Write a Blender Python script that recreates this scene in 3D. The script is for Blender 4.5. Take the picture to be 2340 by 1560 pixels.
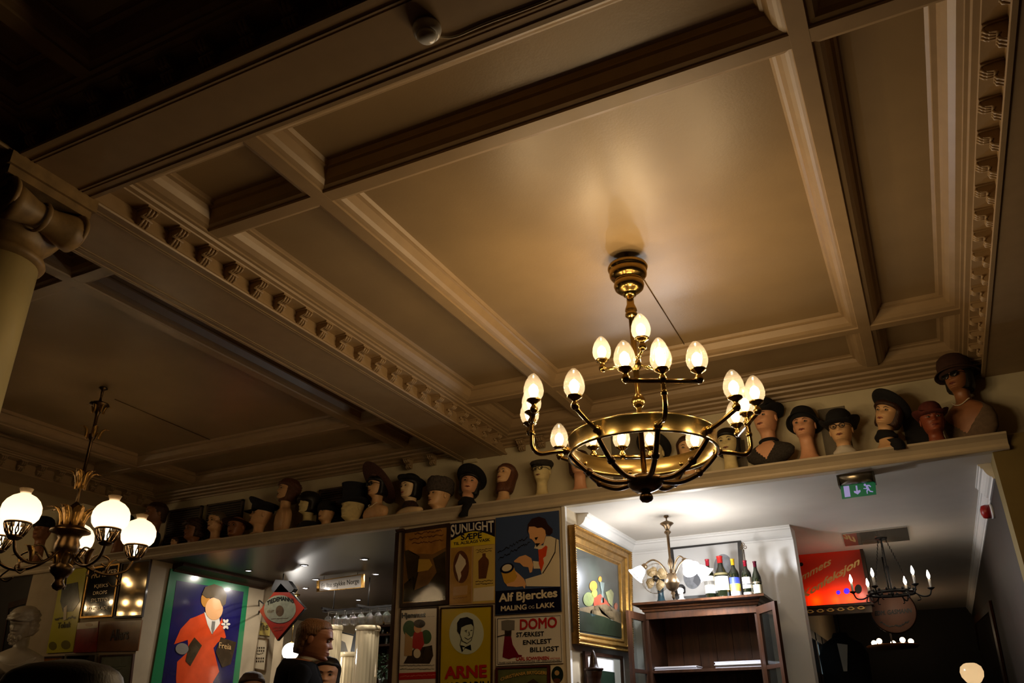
import bpy, bmesh, math, random
from mathutils import Vector, Matrix, Euler
random.seed(7)
PI = math.pi
SC = bpy.context.scene
COL = SC.collection
for o in list(bpy.data.objects):
    bpy.data.objects.remove(o)

# ---------------------------------------------------------------- camera
YAW, PITCH, ROLL, FPX = 0.45391785, 0.45025602, 0.00900995, 1844.2
CW, CH = 2340, 1560
EYE = Vector((0, 0, 1.2))
_rz = Matrix.Rotation(YAW, 3, 'Z')
FWD = _rz @ Vector((0, math.cos(PITCH), math.sin(PITCH)))
_r0 = _rz @ Vector((1, 0, 0))
_d0 = FWD.cross(_r0)
RIGHT = _r0 * math.cos(ROLL) + _d0 * math.sin(ROLL)
DOWN = -_r0 * math.sin(ROLL) + _d0 * math.cos(ROLL)
cam = bpy.data.cameras.new('camera')
cam.sensor_width = 36
cam.lens = 36 * FPX / CW
cam.clip_start = 0.05
camo = bpy.data.objects.new('camera', cam)
COL.objects.link(camo)
_m = Matrix((RIGHT, -DOWN, -FWD)).transposed().to_4x4()
_m.translation = EYE
camo.matrix_world = _m
SC.camera = camo

# ---------------------------------------------------------------- world, exposure
w = bpy.data.worlds.new('world')
SC.world = w
w.use_nodes = True
w.node_tree.nodes['Background'].inputs[0].default_value = (0.010, 0.008, 0.006, 1)
w.node_tree.nodes['Background'].inputs[1].default_value = 0.05
vs = SC.view_settings
vs.view_transform = 'Standard'
vs.look = 'None'
vs.gamma = 1
vs.use_curve_mapping = False
vs.exposure = 0.85
SC.cycles.use_denoising = True
SC.cycles.max_bounces = 6
SC.cycles.use_adaptive_sampling = True
SC.cycles.adaptive_threshold = .02
SC.cycles.diffuse_bounces = 3
SC.cycles.transparent_max_bounces = 12
SC.cycles.caustics_reflective = False
SC.cycles.caustics_refractive = False
SC.cycles.sample_clamp_indirect = 3.0


def ray(u, v):
    return RIGHT * ((u - CW / 2) / FPX) + DOWN * ((v - CH / 2) / FPX) + FWD


def PY(u, v, Y):
    d = ray(u, v)
    return EYE + d * (Y / d.y)


def PZ(u, v, Z):
    d = ray(u, v)
    return EYE + d * ((Z - EYE.z) / d.z)


def PX(u, v, X):
    d = ray(u, v)
    return EYE + d * (X / d.x)


# ---------------------------------------------------------------- materials
def lin(c):
    return tuple((x / 255 / 12.92) if x / 255 <= .04045 else ((x / 255 + .055) / 1.055) ** 2.4 for x in c)


MATS = {}


def M(name, col, rough=.6, metal=0.0, var=.0, scale=8.0, bump=0.0, bscale=40.0, emit=None, estr=0.0, coat=0.0, stretch=None, alpha=None, spec=.5, trans=0.0, col2=None):
    if name in MATS:
        return MATS[name]
    m = bpy.data.materials.new(name)
    m.use_nodes = True
    nt = m.node_tree
    b = nt.nodes['Principled BSDF']
    c = lin(col)
    b.inputs['Base Color'].default_value = (*c, 1)
    b.inputs['Roughness'].default_value = rough
    b.inputs['Metallic'].default_value = metal
    b.inputs['Specular IOR Level'].default_value = spec
    if coat:
        b.inputs['Coat Weight'].default_value = coat
        b.inputs['Coat Roughness'].default_value = .08
    if trans:
        b.inputs['Transmission Weight'].default_value = trans
    tc = nt.nodes.new('ShaderNodeTexCoord')
    src = tc.outputs['Object']
    if stretch:
        mp = nt.nodes.new('ShaderNodeMapping')
        mp.inputs['Scale'].default_value = stretch
        nt.links.new(src, mp.inputs['Vector'])
        src = mp.outputs['Vector']
    if var or col2:
        n = nt.nodes.new('ShaderNodeTexNoise')
        n.inputs['Scale'].default_value = scale
        n.inputs['Detail'].default_value = 5
        nt.links.new(src, n.inputs['Vector'])
        r = nt.nodes.new('ShaderNodeValToRGB')
        lo = lin(col2) if col2 else tuple(x * (1 - var) for x in c)
        hi = c if col2 else tuple(min(1, x * (1 + var)) for x in c)
        r.color_ramp.elements[0].position = .32
        r.color_ramp.elements[1].position = .68
        r.color_ramp.elements[0].color = (*lo, 1)
        r.color_ramp.elements[1].color = (*hi, 1)
        nt.links.new(n.outputs['Fac'], r.inputs['Fac'])
        nt.links.new(r.outputs['Color'], b.inputs['Base Color'])
    if bump:
        n2 = nt.nodes.new('ShaderNodeTexNoise')
        n2.inputs['Scale'].default_value = bscale
        n2.inputs['Detail'].default_value = 4
        nt.links.new(src, n2.inputs['Vector'])
        bp = nt.nodes.new('ShaderNodeBump')
        bp.inputs['Strength'].default_value = bump
        bp.inputs['Distance'].default_value = .01
        nt.links.new(n2.outputs['Fac'], bp.inputs['Height'])
        nt.links.new(bp.outputs['Normal'], b.inputs['Normal'])
    if emit:
        b.inputs['Emission Color'].default_value = (*lin(emit), 1)
        b.inputs['Emission Strength'].default_value = estr
    MATS[name] = m
    return m


def M_shell(name, col, transp, gloss=.12, transl=.5, rough=.1):
    """thin lamp glass: part clear, part diffusing"""
    if name in MATS:
        return MATS[name]
    m = bpy.data.materials.new(name)
    m.use_nodes = True
    nt = m.node_tree
    nt.nodes.remove(nt.nodes['Principled BSDF'])
    out = nt.nodes['Material Output']
    c = (*lin(col), 1)
    t = nt.nodes.new('ShaderNodeBsdfTransparent')
    t.inputs[0].default_value = c
    tl = nt.nodes.new('ShaderNodeBsdfTranslucent')
    tl.inputs[0].default_value = c
    g = nt.nodes.new('ShaderNodeBsdfGlossy')
    g.inputs['Roughness'].default_value = rough
    a = nt.nodes.new('ShaderNodeMixShader')
    a.inputs[0].default_value = gloss
    nt.links.new(tl.outputs[0], a.inputs[1])
    nt.links.new(g.outputs[0], a.inputs[2])
    mx = nt.nodes.new('ShaderNodeMixShader')
    mx.inputs[0].default_value = transp
    nt.links.new(a.outputs[0], mx.inputs[1])
    nt.links.new(t.outputs[0], mx.inputs[2])
    nt.links.new(mx.outputs[0], out.inputs['Surface'])
    MATS[name] = m
    return m


def M_glow(name, col, strength, transp=.5):
    """lit lamp bulb: glows and lets its own light out"""
    m = bpy.data.materials.new(name)
    m.use_nodes = True
    nt = m.node_tree
    nt.nodes.remove(nt.nodes['Principled BSDF'])
    e = nt.nodes.new('ShaderNodeEmission')
    e.inputs[0].default_value = (*lin(col), 1)
    e.inputs[1].default_value = strength
    t = nt.nodes.new('ShaderNodeBsdfTransparent')
    mx = nt.nodes.new('ShaderNodeMixShader')
    mx.inputs[0].default_value = transp
    nt.links.new(e.outputs[0], mx.inputs[1])
    nt.links.new(t.outputs[0], mx.inputs[2])
    nt.links.new(mx.outputs[0], nt.nodes['Material Output'].inputs['Surface'])
    MATS[name] = m
    return m


# ---------------------------------------------------------------- mesh collector
class MB:
    def __init__(s):
        s.v, s.f, s.sm = [], [], []

    def add(s, v, f, smooth=False):
        b = len(s.v)
        s.v += [Vector(p) for p in v]
        s.f += [tuple(i + b for i in q) for q in f]
        s.sm += [smooth] * len(f)
        return s

    def box(s, a, b, mat=None):
        x0, y0, z0 = a
        x1, y1, z1 = b
        v = [Vector(p) for p in ((x0, y0, z0), (x1, y0, z0), (x1, y1, z0), (x0, y1, z0), (x0, y0, z1), (x1, y0, z1), (x1, y1, z1), (x0, y1, z1))]
        if mat:
            v = [mat @ p for p in v]
        return s.add(v, [(0, 3, 2, 1), (4, 5, 6, 7), (0, 1, 5, 4), (1, 2, 6, 5), (2, 3, 7, 6), (3, 0, 4, 7)])

    def prism(s, pts, d, smooth=False):
        """polygon (list of 3-D points) pushed along vector d"""
        n = len(pts)
        d = Vector(d)
        v = [Vector(p) for p in pts] + [Vector(p) + d for p in pts]
        f = [tuple(range(n - 1, -1, -1)), tuple(range(n, 2 * n))]
        s.add(v, f)
        return s.add(v, [(i, (i + 1) % n, n + (i + 1) % n, n + i) for i in range(n)], smooth)

    def lathe(s, prof, seg=24, mat=None, sx=1, sy=1, o=(0, 0, 0), caps=True, smooth=True):
        o = Vector(o)
        v, f = [], []
        for r, z in prof:
            for k in range(seg):
                a = 2 * PI * k / seg
                p = Vector((r * math.cos(a) * sx, r * math.sin(a) * sy, z)) + o
                v.append(mat @ p if mat else p)
        for i in range(len(prof) - 1):
            for k in range(seg):
                k2 = (k + 1) % seg
                f.append((i * seg + k, i * seg + k2, (i + 1) * seg + k2, (i + 1) * seg + k))
        s.add(v, f, smooth)
        if caps:
            n = len(prof)
            if prof[0][0] > 1e-5:
                s.add(v[:seg], [tuple(range(seg - 1, -1, -1))])
            if prof[-1][0] > 1e-5:
                s.add(v[(n - 1) * seg:], [tuple(range(seg))])
        return s

    def loft(s, rings, cap0=True, cap1=True, smooth=True):
        n = len(rings[0])
        v = [p for r in rings for p in r]
        f = []
        for i in range(len(rings) - 1):
            for k in range(n):
                k2 = (k + 1) % n
                f.append((i * n + k, i * n + k2, (i + 1) * n + k2, (i + 1) * n + k))
        if cap0:
            f.append(tuple(range(n - 1, -1, -1)))
        if cap1:
            f.append(tuple((len(rings) - 1) * n + k for k in range(n)))
        return s.add(v, f, smooth)

    def tube(s, pts, r, seg=8, smooth=True, cap=True):
        pts = [Vector(p) for p in pts]
        n = len(pts)
        rs = r if isinstance(r, (list, tuple)) else [r] * n
        rings = []
        up = None
        for i, p in enumerate(pts):
            t = (pts[min(i + 1, n - 1)] - pts[max(i - 1, 0)]).normalized()
            if up is None:
                up = t.orthogonal().normalized()
            up = (up - t * up.dot(t))
            if up.length < 1e-5:
                up = t.orthogonal()
            up.normalize()
            sd = t.cross(up)
            rings.append([p + (up * math.cos(2 * PI * k / seg) + sd * math.sin(2 * PI * k / seg)) * rs[i] for k in range(seg)])
        return s.loft(rings, cap, cap, smooth)

    def ell(s, c, r, seg=16, rings=10, mat=None):
        if not isinstance(r, (tuple, list)):
            r = (r, r, r)
        prof = []
        v, f = [], []
        c = Vector(c)
        for i in range(rings + 1):
            a = -PI / 2 + PI * i / rings
            prof.append((math.cos(a), math.sin(a)))
        for q, z in prof:
            for k in range(seg):
                t = 2 * PI * k / seg
                p = Vector((q * math.cos(t) * r[0], q * math.sin(t) * r[1], z * r[2]))
                if mat:
                    p = mat @ p
                v.append(p + c)
        for i in range(rings):
            for k in range(seg):
                k2 = (k + 1) % seg
                f.append((i * seg + k, i * seg + k2, (i + 1) * seg + k2, (i + 1) * seg + k))
        return s.add(v, f, True)

    def xform(s, m):
        s.v = [m @ p for p in s.v]
        return s

    def build(s, name, mat, parent=None, world=False, origin=None, weld=True):
        """one mesh object; world=True: points are world points, put into the parent's space"""
        v = s.v
        loc = None
        if parent is not None and world:
            inv = WM[parent.name].inverted()
            v = [inv @ p for p in v]
        elif parent is None:
            if origin is None:
                lo = [min(p[i] for p in v) for i in range(3)]
                hi = [max(p[i] for p in v) for i in range(3)]
                origin = ((lo[0] + hi[0]) / 2, (lo[1] + hi[1]) / 2, lo[2])
            loc = Vector(origin)
            v = [p - loc for p in v]
        me = bpy.data.meshes.new(name)
        me.from_pydata([tuple(p) for p in v], [], s.f)
        me.polygons.foreach_set('use_smooth', s.sm)
        if weld:
            bm = bmesh.new()
            bm.from_mesh(me)
            bmesh.ops.remove_doubles(bm, verts=bm.verts, dist=1e-5)
            bmesh.ops.recalc_face_normals(bm, faces=bm.faces)
            bm.to_mesh(me)
            bm.free()
        me.materials.append(mat)
        ob = bpy.data.objects.new(name, me)
        COL.objects.link(ob)
        if loc is not None:
            ob.location = loc
            WM[ob.name] = Matrix.Translation(loc)
        if parent is not None:
            ob.parent = parent
            WM[ob.name] = WM[parent.name].copy()
        return ob


WM = {}


def thing(name, label, cat, loc=(0, 0, 0), rotz=0.0, group=None):
    o = bpy.data.objects.new(name, None)
    COL.objects.link(o)
    o.empty_display_size = .05
    o.location = loc
    o.rotation_euler = (0, 0, rotz)
    WM[o.name] = Matrix.Translation(Vector(loc)) @ Matrix.Rotation(rotz, 4, 'Z')
    tag(o, label, cat, group)
    return o


def tag(o, label, cat, group=None):
    o['label'] = label
    o['category'] = cat
    if group:
        o['group'] = group
    return o


def struct(ob):
    ob['kind'] = 'structure'
    return ob


def dup(root, loc, rotz=0.0, label=None):
    r = root.copy()
    COL.objects.link(r)
    r.location = loc
    r.rotation_euler = (0, 0, rotz)
    WM[r.name] = Matrix.Translation(Vector(loc)) @ Matrix.Rotation(rotz, 4, 'Z')
    if label:
        r['label'] = label
    for ch in [c for c in bpy.data.objects if c.parent == root]:
        c = ch.copy()
        COL.objects.link(c)
        c.parent = r
        for g in [x for x in bpy.data.objects if x.parent == ch]:
            d = g.copy()
            COL.objects.link(d)
            d.parent = c
    return r


def plight(name, loc, power, col, size=.02, parent=None):
    l = bpy.data.lights.new(name, 'POINT')
    l.energy = power
    l.color = col
    l.shadow_soft_size = size
    o = bpy.data.objects.new(name, l)
    COL.objects.link(o)
    o.location = loc
    if parent is not None:
        o.parent = parent
    return o


def bez(pts, n=8):
    """smooth Catmull-Rom path through points"""
    P = [Vector(p) for p in pts]
    P = [P[0] * 2 - P[1]] + P + [P[-1] * 2 - P[-2]]
    out = []
    for i in range(1, len(P) - 2):
        for k in range(n):
            t = k / n
            a, b, c, d = P[i - 1], P[i], P[i + 1], P[i + 2]
            out.append(.5 * ((2 * b) + (c - a) * t + (2 * a - 5 * b + 4 * c - d) * t * t + (3 * b - a - 3 * c + d) * t ** 3))
    out.append(P[-2])
    return out


# flat artwork on a wall: pixel outlines unprojected onto the wall's plane
class Plane:
    def __init__(s, axis, val, out):
        s.axis, s.val, s.out = axis, val, Vector(out)

    def at(s, u, v, lift=0.0):
        if s.axis == 'Y':
            p = PY(u, v, s.val)
        elif s.axis == 'X':
            p = PX(u, v, s.val)
        else:
            p = PZ(u, v, s.val)
        return p + s.out * lift


def art(name, px, pl, mat, parent, lift=.004, th=.003):
    pts = [pl.at(u, v, lift) for u, v in px]
    return MB().prism(pts, -pl.out * th).build(name, mat, parent, True)


def oval(cx, cy, rx, ry, n=24, rot=0.0):
    c, s_ = math.cos(rot), math.sin(rot)
    return [(cx + rx * math.cos(2 * PI * k / n) * c - ry * math.sin(2 * PI * k / n) * s_, cy + rx * math.cos(2 * PI * k / n) * s_ + ry * math.sin(2 * PI * k / n) * c) for k in range(n)]


_fc = {}


def text_mesh(body, bold=0.0, res=3):
    k = (body, bold)
    if k in _fc:
        return _fc[k]
    c = bpy.data.curves.new('t', 'FONT')
    c.body = body
    c.size = 1
    c.resolution_u = res
    c.offset = bold
    c.fill_mode = 'FRONT'
    o = bpy.data.objects.new('t', c)
    COL.objects.link(o)
    bpy.context.view_layer.update()
    dg = bpy.context.evaluated_depsgraph_get()
    me = bpy.data.meshes.new_from_object(o.evaluated_get(dg))
    v = [Vector(p.co) for p in me.vertices]
    f = [tuple(p.vertices) for p in me.polygons]
    bpy.data.objects.remove(o)
    bpy.data.curves.remove(c)
    bpy.data.meshes.remove(me)
    _fc[k] = (v, f)
    return v, f


def text(body, p0, p1, top, pl, mat, parent, lift=.006, bold=.0, name='lettering', arc=0.0, cap=.69, archbot=0.0):
    """lettering on a wall: p0-p1 baseline pixels, top = pixel above p0 at cap height; arc bends the line up"""
    v, f = text_mesh(body)
    x0 = min(p.x for p in v)
    x1 = max(p.x for p in v)
    A, B, T = pl.at(*p0, lift), pl.at(*p1, lift), pl.at(*top, lift)
    ex, ey = B - A, T - A
    mb = MB()
    # weight of the letters: a few shifted layers
    offs = [(0, 0)] if not bold else [(0, 0), (bold, 0), (-bold, 0), (0, bold), (0, -bold), (bold * .7, bold * .7), (-bold * .7, -bold * .7), (-bold * .7, bold * .7), (bold * .7, -bold * .7)]
    for i, (ox, oy) in enumerate(offs):
        out = []
        for p in v:
            t = (p.x + ox - x0) / (x1 - x0)
            yy = (p.y + oy) / cap
            yy = yy + archbot * 4 * t * (1 - t) * (1 - yy)
            out.append(A + ex * t + ey * (yy + arc * 4 * t * (1 - t)) + pl.out * (.0002 * i))
        mb.add(out, f)
    return mb.build(name, mat, parent, True, weld=False)

# ---------------------------------------------------------------- palette
m_ceil = M('ceiling_paint', (152, 128, 92), .37, var=.06, scale=3, bump=.05, bscale=90, spec=.6)
m_rib = M('moulding_paint', (160, 134, 98), .42, var=.05, scale=10)
m_cream = M('cream_wall', (206, 194, 160), .7, var=.04, scale=5, bump=.05)
m_ledge = M('ledge_paint', (196, 180, 152), .45, var=.05, scale=9)
m_white = M('white_plaster', (232, 230, 226), .75, var=.02, scale=6, bump=.04)
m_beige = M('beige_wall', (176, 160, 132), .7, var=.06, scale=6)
m_ochre = M('ochre_wall', (124, 106, 58), .75, var=.05, scale=6)
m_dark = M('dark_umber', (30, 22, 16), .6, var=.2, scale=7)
m_barceil = M('bar_ceiling_lacquer', (56, 47, 41), .34, var=.1, scale=3)
m_wood = M('walnut', (64, 35, 14), .42, var=.35, scale=6, stretch=(6, 6, .7), bump=.06, coat=.06, spec=.3)
m_wood_d = M('dark_oak', (48, 26, 12), .45, var=.35, scale=6, stretch=(6, 6, .7), coat=.05, spec=.3)
m_brass = M('aged_brass', (160, 132, 76), .2, 1.0, var=.18, scale=14)
m_brassb = M('bright_brass', (204, 180, 116), .22, 1.0, var=.06, scale=20, stretch=(1, 1, 12))
m_bronze = M('dark_bronze', (98, 76, 48), .34, 1.0, var=.3, scale=18)
m_gilt = M('gilt', (166, 126, 62), .34, .85, var=.22, scale=24, bump=.2, bscale=60)
m_iron = M('black_iron', (22, 20, 19), .5, .4)
m_black = M('black_paint', (14, 13, 13), .4)
m_floor = M('floor_planks', (70, 44, 26), .4, var=.3, scale=3, stretch=(1, 8, 1))
m_stone = M('column_scagliola', (214, 198, 140), .28, var=.06, scale=4)
m_capital = M('capital_plaster', (150, 122, 78), .5, var=.25, scale=16)
m_bulb = M_glow('lit_bulb', (255, 226, 178), 9.0, .5)
m_egg = M_shell('cut_glass', (255, 248, 238), .925, .40, .5, .05)
m_globe = M_shell('opal_glass', (255, 244, 226), .0, .06, .9, .2)
m_whitecool = M('white_enamel', (225, 225, 222), .25, coat=.4)

Z_B, Z_R, Z_P = 3.447, 3.58, 3.682
BX0, BX1 = -3.56, -3.13      # long beam
AY0, AY1 = 1.575, 1.90       # cross beam
CX0 = .70                    # right-hand beam face
R1, R2, T1, T2 = -2.283, 0.0, 2.543, 5.335
L1, L2 = -4.09, -6.76
DX0, DX1 = -7.91, -7.48      # next long beam
YU = 6.25                    # upper back wall
YL = 6.03                    # lower back wall face
ZH = 2.845                   # underside of the ledge, ceilings behind


def run(prof, axis, a, b, base, sign=1):
    """moulding: profile [(offset, z)] swept along axis 'X' or 'Y' from a to b; base = wall face, sign = which way it projects"""
    pts = []
    for o, z in prof:
        pts.append(Vector((a, base + sign * o, z)) if axis == 'X' else Vector((base + sign * o, a, z)))
    d = Vector((b - a, 0, 0)) if axis == 'X' else Vector((0, b - a, 0))
    return MB().prism(pts, d)


# ---------------------------------------------------------------- ceiling
ceil = struct(MB().box((-13.5, -3.6, 3.70), (2.2, 6.35, 3.82)).build('ceiling', m_ceil))
xs = [-13.5, -11.0, -8.8, DX0, DX1, L2, L1, BX0, BX1, R1, R2, CX0, 2.2]
ys = [-3.6, -1.2, .2, AY0, AY1, T1, T2, YU]
for i in range(len(xs) - 1):
    for j in range(len(ys) - 1):
        if (xs[i], xs[i + 1]) in ((BX0, BX1), (DX0, DX1)) or (ys[j], ys[j + 1]) == (AY0, AY1):
            continue
        MB().box((xs[i], ys[j], Z_P), (xs[i + 1], ys[j + 1], 3.70)).build('ceiling_panel', m_ceil, ceil, True)
_h = [(.036, Z_R), (.040, Z_R + .010), (.052, Z_R + .013), (.066, Z_R + .018), (.084, Z_R + .034), (.096, Z_R + .058), (.104, Z_R + .074), (.118, Z_R + .078), (.118, Z_R + .086), (.134, Z_P + .004)]
RIB = [(-o, z) for o, z in reversed(_h)] + _h
for x in (R1, R2):
    run(RIB, 'Y', AY1, 6.0, x).build('ceiling_rib', m_rib, ceil, True)
for x in (L1, L2):
    run(RIB, 'Y', AY1, 6.0, x).build('ceiling_rib', m_rib, ceil, True)
RIB2 = [(o, z + (.0008 if z < Z_R + .005 else 0)) for o, z in RIB]
for y in (T1, T2):
    run(RIB2, 'X', BX1, CX0, y).build('ceiling_rib', m_rib, ceil, True)
    run(RIB2, 'X', DX1, BX0, y).build('ceiling_rib', m_rib, ceil, True)
for x in (-2.6, -.6):
    run(RIB, 'Y', -3.6, AY0, x).build('ceiling_rib', m_rib, ceil, True)
run(RIB, 'X', -3.1, 2.2, .75).build('ceiling_rib', m_rib, ceil, True)

CORN = [(0, 3.552), (.085, 3.556), (.088, 3.563), (.112, 3.566), (.118, 3.578), (.134, 3.580), (.136, 3.590), (.160, 3.596), (.186, 3.614), (.204, 3.640), (.214, 3.662), (.236, 3.666), (.238, 3.674), (.256, 3.684), (.256, 3.699), (0, 3.699)]
BEAD = [(0, Z_B - .004), (.020, Z_B - .004), (.024, Z_B + .004), (.020, Z_B + .014), (.008, Z_B + .020), (.008, Z_B + .034), (0, Z_B + .038)]
BACKC = [(0, 3.505), (.018, 3.505), (.024, 3.520), (.060, 3.524), (.064, 3.540), (.112, 3.546), (.118, 3.560), (.160, 3.564), (.166, 3.580), (.206, 3.586), (.236, 3.602), (.258, 3.632), (.268, 3.660), (.290, 3.666), (.292, 3.674), (.312, 3.684), (.312, 3.699), (0, 3.699)]


def soffit_lines(mb, axis, a, b, e0, e1):
    for c in (e0 + .035, e0 + .052, e1 - .052, e1 - .035):
        if axis == 'Y':
            mb.box((c - .004, a, Z_B - .004), (c + .004, b, Z_B + .002))
        else:
            mb.box((a, c - .004, Z_B - .004), (b, c + .004, Z_B + .002))


def join(*ms):
    r = MB()
    for m in ms:
        r.add(m.v, m.f)
    return r


beamB = MB().box((BX0, -3.6, Z_B), (BX1, YU, 3.70))
soffit_lines(beamB, 'Y', AY1, YU, BX0, BX1)
beamB = struct(beamB.build('trim_1', m_rib))
beamA = MB().box((-13.5, AY0, Z_B + .0005), (2.2, AY1, 3.70))
soffit_lines(beamA, 'X', BX1, CX0, AY0, AY1)
beamA = struct(beamA.build('trim_2', m_rib))
beamC = struct(MB().box((CX0, -3.6, Z_B + .001), (2.2, YU, 3.70)).build('trim_3', m_rib))
beamD = struct(MB().box((DX0, -3.6, Z_B + .001), (DX1, YU, 3.70)).build('trim_4', m_rib))
for bm_, face, sg, segs in ((beamB, BX1, 1, [(AY1, YU), (-3.6, AY0)]), (beamB, BX0, -1, [(AY1, YU), (-3.6, AY0)]), (beamC, CX0, -1, [(AY1, YU), (-3.6, AY0)]), (beamD, DX1, 1, [(AY1, YU)])):
    for a, b in segs:
        run(CORN, 'Y', a, b, face, sg).build('cornice', m_rib, bm_, True)
        run(BEAD, 'Y', a, b, face, sg).build('bead', m_rib, bm_, True)
for face, sg in ((AY0, -1), (AY1, 1)):
    for a, b in ((BX1, CX0), (DX1, BX0)):
        run(CORN, 'X', a, b, face, sg).build('cornice', m_rib, beamA, True)
        run(BEAD, 'X', a, b, face, sg).build('bead', m_rib, beamA, True)


def modillion():
    mb = MB()
    prof = [(0, 0), (.018, -.002), (.034, .008), (.038, .022), (.030, .034), (.044, .046), (.066, .050), (.076, .060), (.078, .074), (.070, .082), (0, .084)]
    mb.prism([Vector((-.027, y, z)) for y, z in prof], (.054, 0, 0))
    for x in (-.02, 0, .02):
        mb.tube([(x, .016, .0), (x, .040, .012), (x * .8, .044, .024), (x * .5, .037, .034)], [.005, .008, .007, .004], 6)
        mb.tube([(x * .6, .046, .048), (x, .074, .056), (x, .084, .068), (x, .079, .08)], [.004, .007, .008, .005], 6)
    mb.tube([(-.036, .040, .036), (.036, .040, .036)], .008, 6)
    mb.box((-.036, 0, .080), (.036, .084, .090))
    return mb


_mod = None


def put_mod(parent, p, rz):
    global _mod
    if _mod is None:
        o = modillion().build('modillion', m_rib, parent)
        _mod = o.data
    else:
        o = bpy.data.objects.new('modillion', _mod)
        COL.objects.link(o)
        o.parent = parent
    o.matrix_local = WM[parent.name].inverted() @ Matrix.Translation(p) @ Matrix.Rotation(rz, 4, 'Z')


for k in range(20):
    put_mod(beamB, Vector((BX1, 2.205 + .1995 * k, 3.466)), -PI / 2)
for k in range(18):
    put_mod(beamC, Vector((CX0, 2.12 + .2205 * k, 3.466)), PI / 2)
for k in range(20):
    put_mod(beamD, Vector((DX1, 2.205 + .1995 * k, 3.466)), -PI / 2)
for k in range(10):
    put_mod(beamA, Vector((-3.02 + .2 * k, AY0, 3.466)), PI)

# ---------------------------------------------------------------- upper back wall, ledge
wb = struct(MB().box((-13.5, YU, ZH + .06), (2.2, 6.37, 3.70)).build('wall_back', m_cream))
bc = struct(run(BACKC, 'X', BX1, CX0, YU, -1).build('trim_5', m_rib))
run(BACKC, 'X', DX1, BX0, YU, -1).build('cornice', m_rib, bc, True)
for u, v in ((1240, 1003), (1195, 1012), (992, 1047), (938, 1055)):
    p = PY(u, v, 6.19)
    put_mod(bc, Vector((p.x, 6.19, 3.43)), PI)
LEDGE = [(5.950, 2.952), (5.950, 2.938), (5.962, 2.930), (5.985, 2.912), (6.000, 2.886), (6.003, 2.872), (5.988, 2.870), (5.985, 2.862), (5.992, 2.850), (6.000, ZH), (6.07, ZH), (6.07, 2.90), (6.30, 2.90), (6.30, 2.952)]
ledge = struct(run([(y, z) for y, z in LEDGE], 'X', -13.5, .70, 0).build('trim_6', m_ledge))

# ---------------------------------------------------------------- lower walls, floor, room shell
struct(MB().box((-13.5, -3.6, -.1), (2.2, 15, 0)).build('floor', m_floor))
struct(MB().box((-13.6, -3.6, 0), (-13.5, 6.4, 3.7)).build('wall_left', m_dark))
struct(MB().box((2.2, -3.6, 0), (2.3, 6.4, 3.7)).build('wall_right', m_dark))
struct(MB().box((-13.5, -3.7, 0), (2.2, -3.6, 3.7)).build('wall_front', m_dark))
p1l = PY(62, 1370, YL).x
struct(MB().box((p1l, YL, 0), (-7.13, 6.30, ZH)).build('wall_pillar_left', m_beige))
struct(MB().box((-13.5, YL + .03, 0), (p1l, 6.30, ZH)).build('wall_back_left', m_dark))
struct(MB().box((-4.08, YL, 0), (-2.48, 6.30, ZH)).build('wall_pillar', m_ledge))
struct(MB().box((.60, YL, 0), (2.2, 6.30, 2.952)).build('wall_back_right', m_ochre))
# alcove and passage
struct(MB().box((-2.60, 6.30, 0), (-2.48, 7.86, ZH)).build('wall_alcove_side', m_white))
struct(MB().box((-2.48, 7.66, 0), (-.95, 7.86, ZH)).build('wall_alcove_back', m_white))
struct(MB().box((-1.47, 7.86, 0), (-1.37, 14.5, ZH)).build('wall_passage_left', m_beige))
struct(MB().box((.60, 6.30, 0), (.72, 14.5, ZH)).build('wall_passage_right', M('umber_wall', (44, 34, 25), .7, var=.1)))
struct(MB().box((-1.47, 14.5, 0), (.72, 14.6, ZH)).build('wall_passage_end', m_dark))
struct(MB().box((-2.60, 6.068, ZH), (.72, 14.6, ZH + .05)).build('ceiling_alcove', M('passage_ceiling_paint', (214, 206, 194), .7, var=.03, scale=4)))
ACO = [(0, 2.735), (.014, 2.735), (.020, 2.750), (.036, 2.756), (.052, 2.770), (.066, 2.792), (.074, 2.812), (.088, 2.816), (.092, 2.832), (.104, 2.834), (.104, 2.846), (0, 2.846)]
struct(run(ACO, 'Y', 6.30, 7.66, -2.48, 1).build('trim_7', m_white))
struct(run(ACO, 'X', -2.48, -.95, 7.66, -1).build('trim_8', m_white))
struct(run([(o * .8, z) for o, z in ACO], 'Y', 6.30, 6.95, .60, -1).build('trim_9', m_white))
struct(run([(o * .55, z) for o, z in ACO], 'Y', 6.95, 14.5, .60, -1).build('trim_10', m_white))
# corner strip on the pillar edge
struct(MB().box((-2.50, 6.012, 0), (-2.470, 6.05, ZH)).build('trim_11', m_white))
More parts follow.
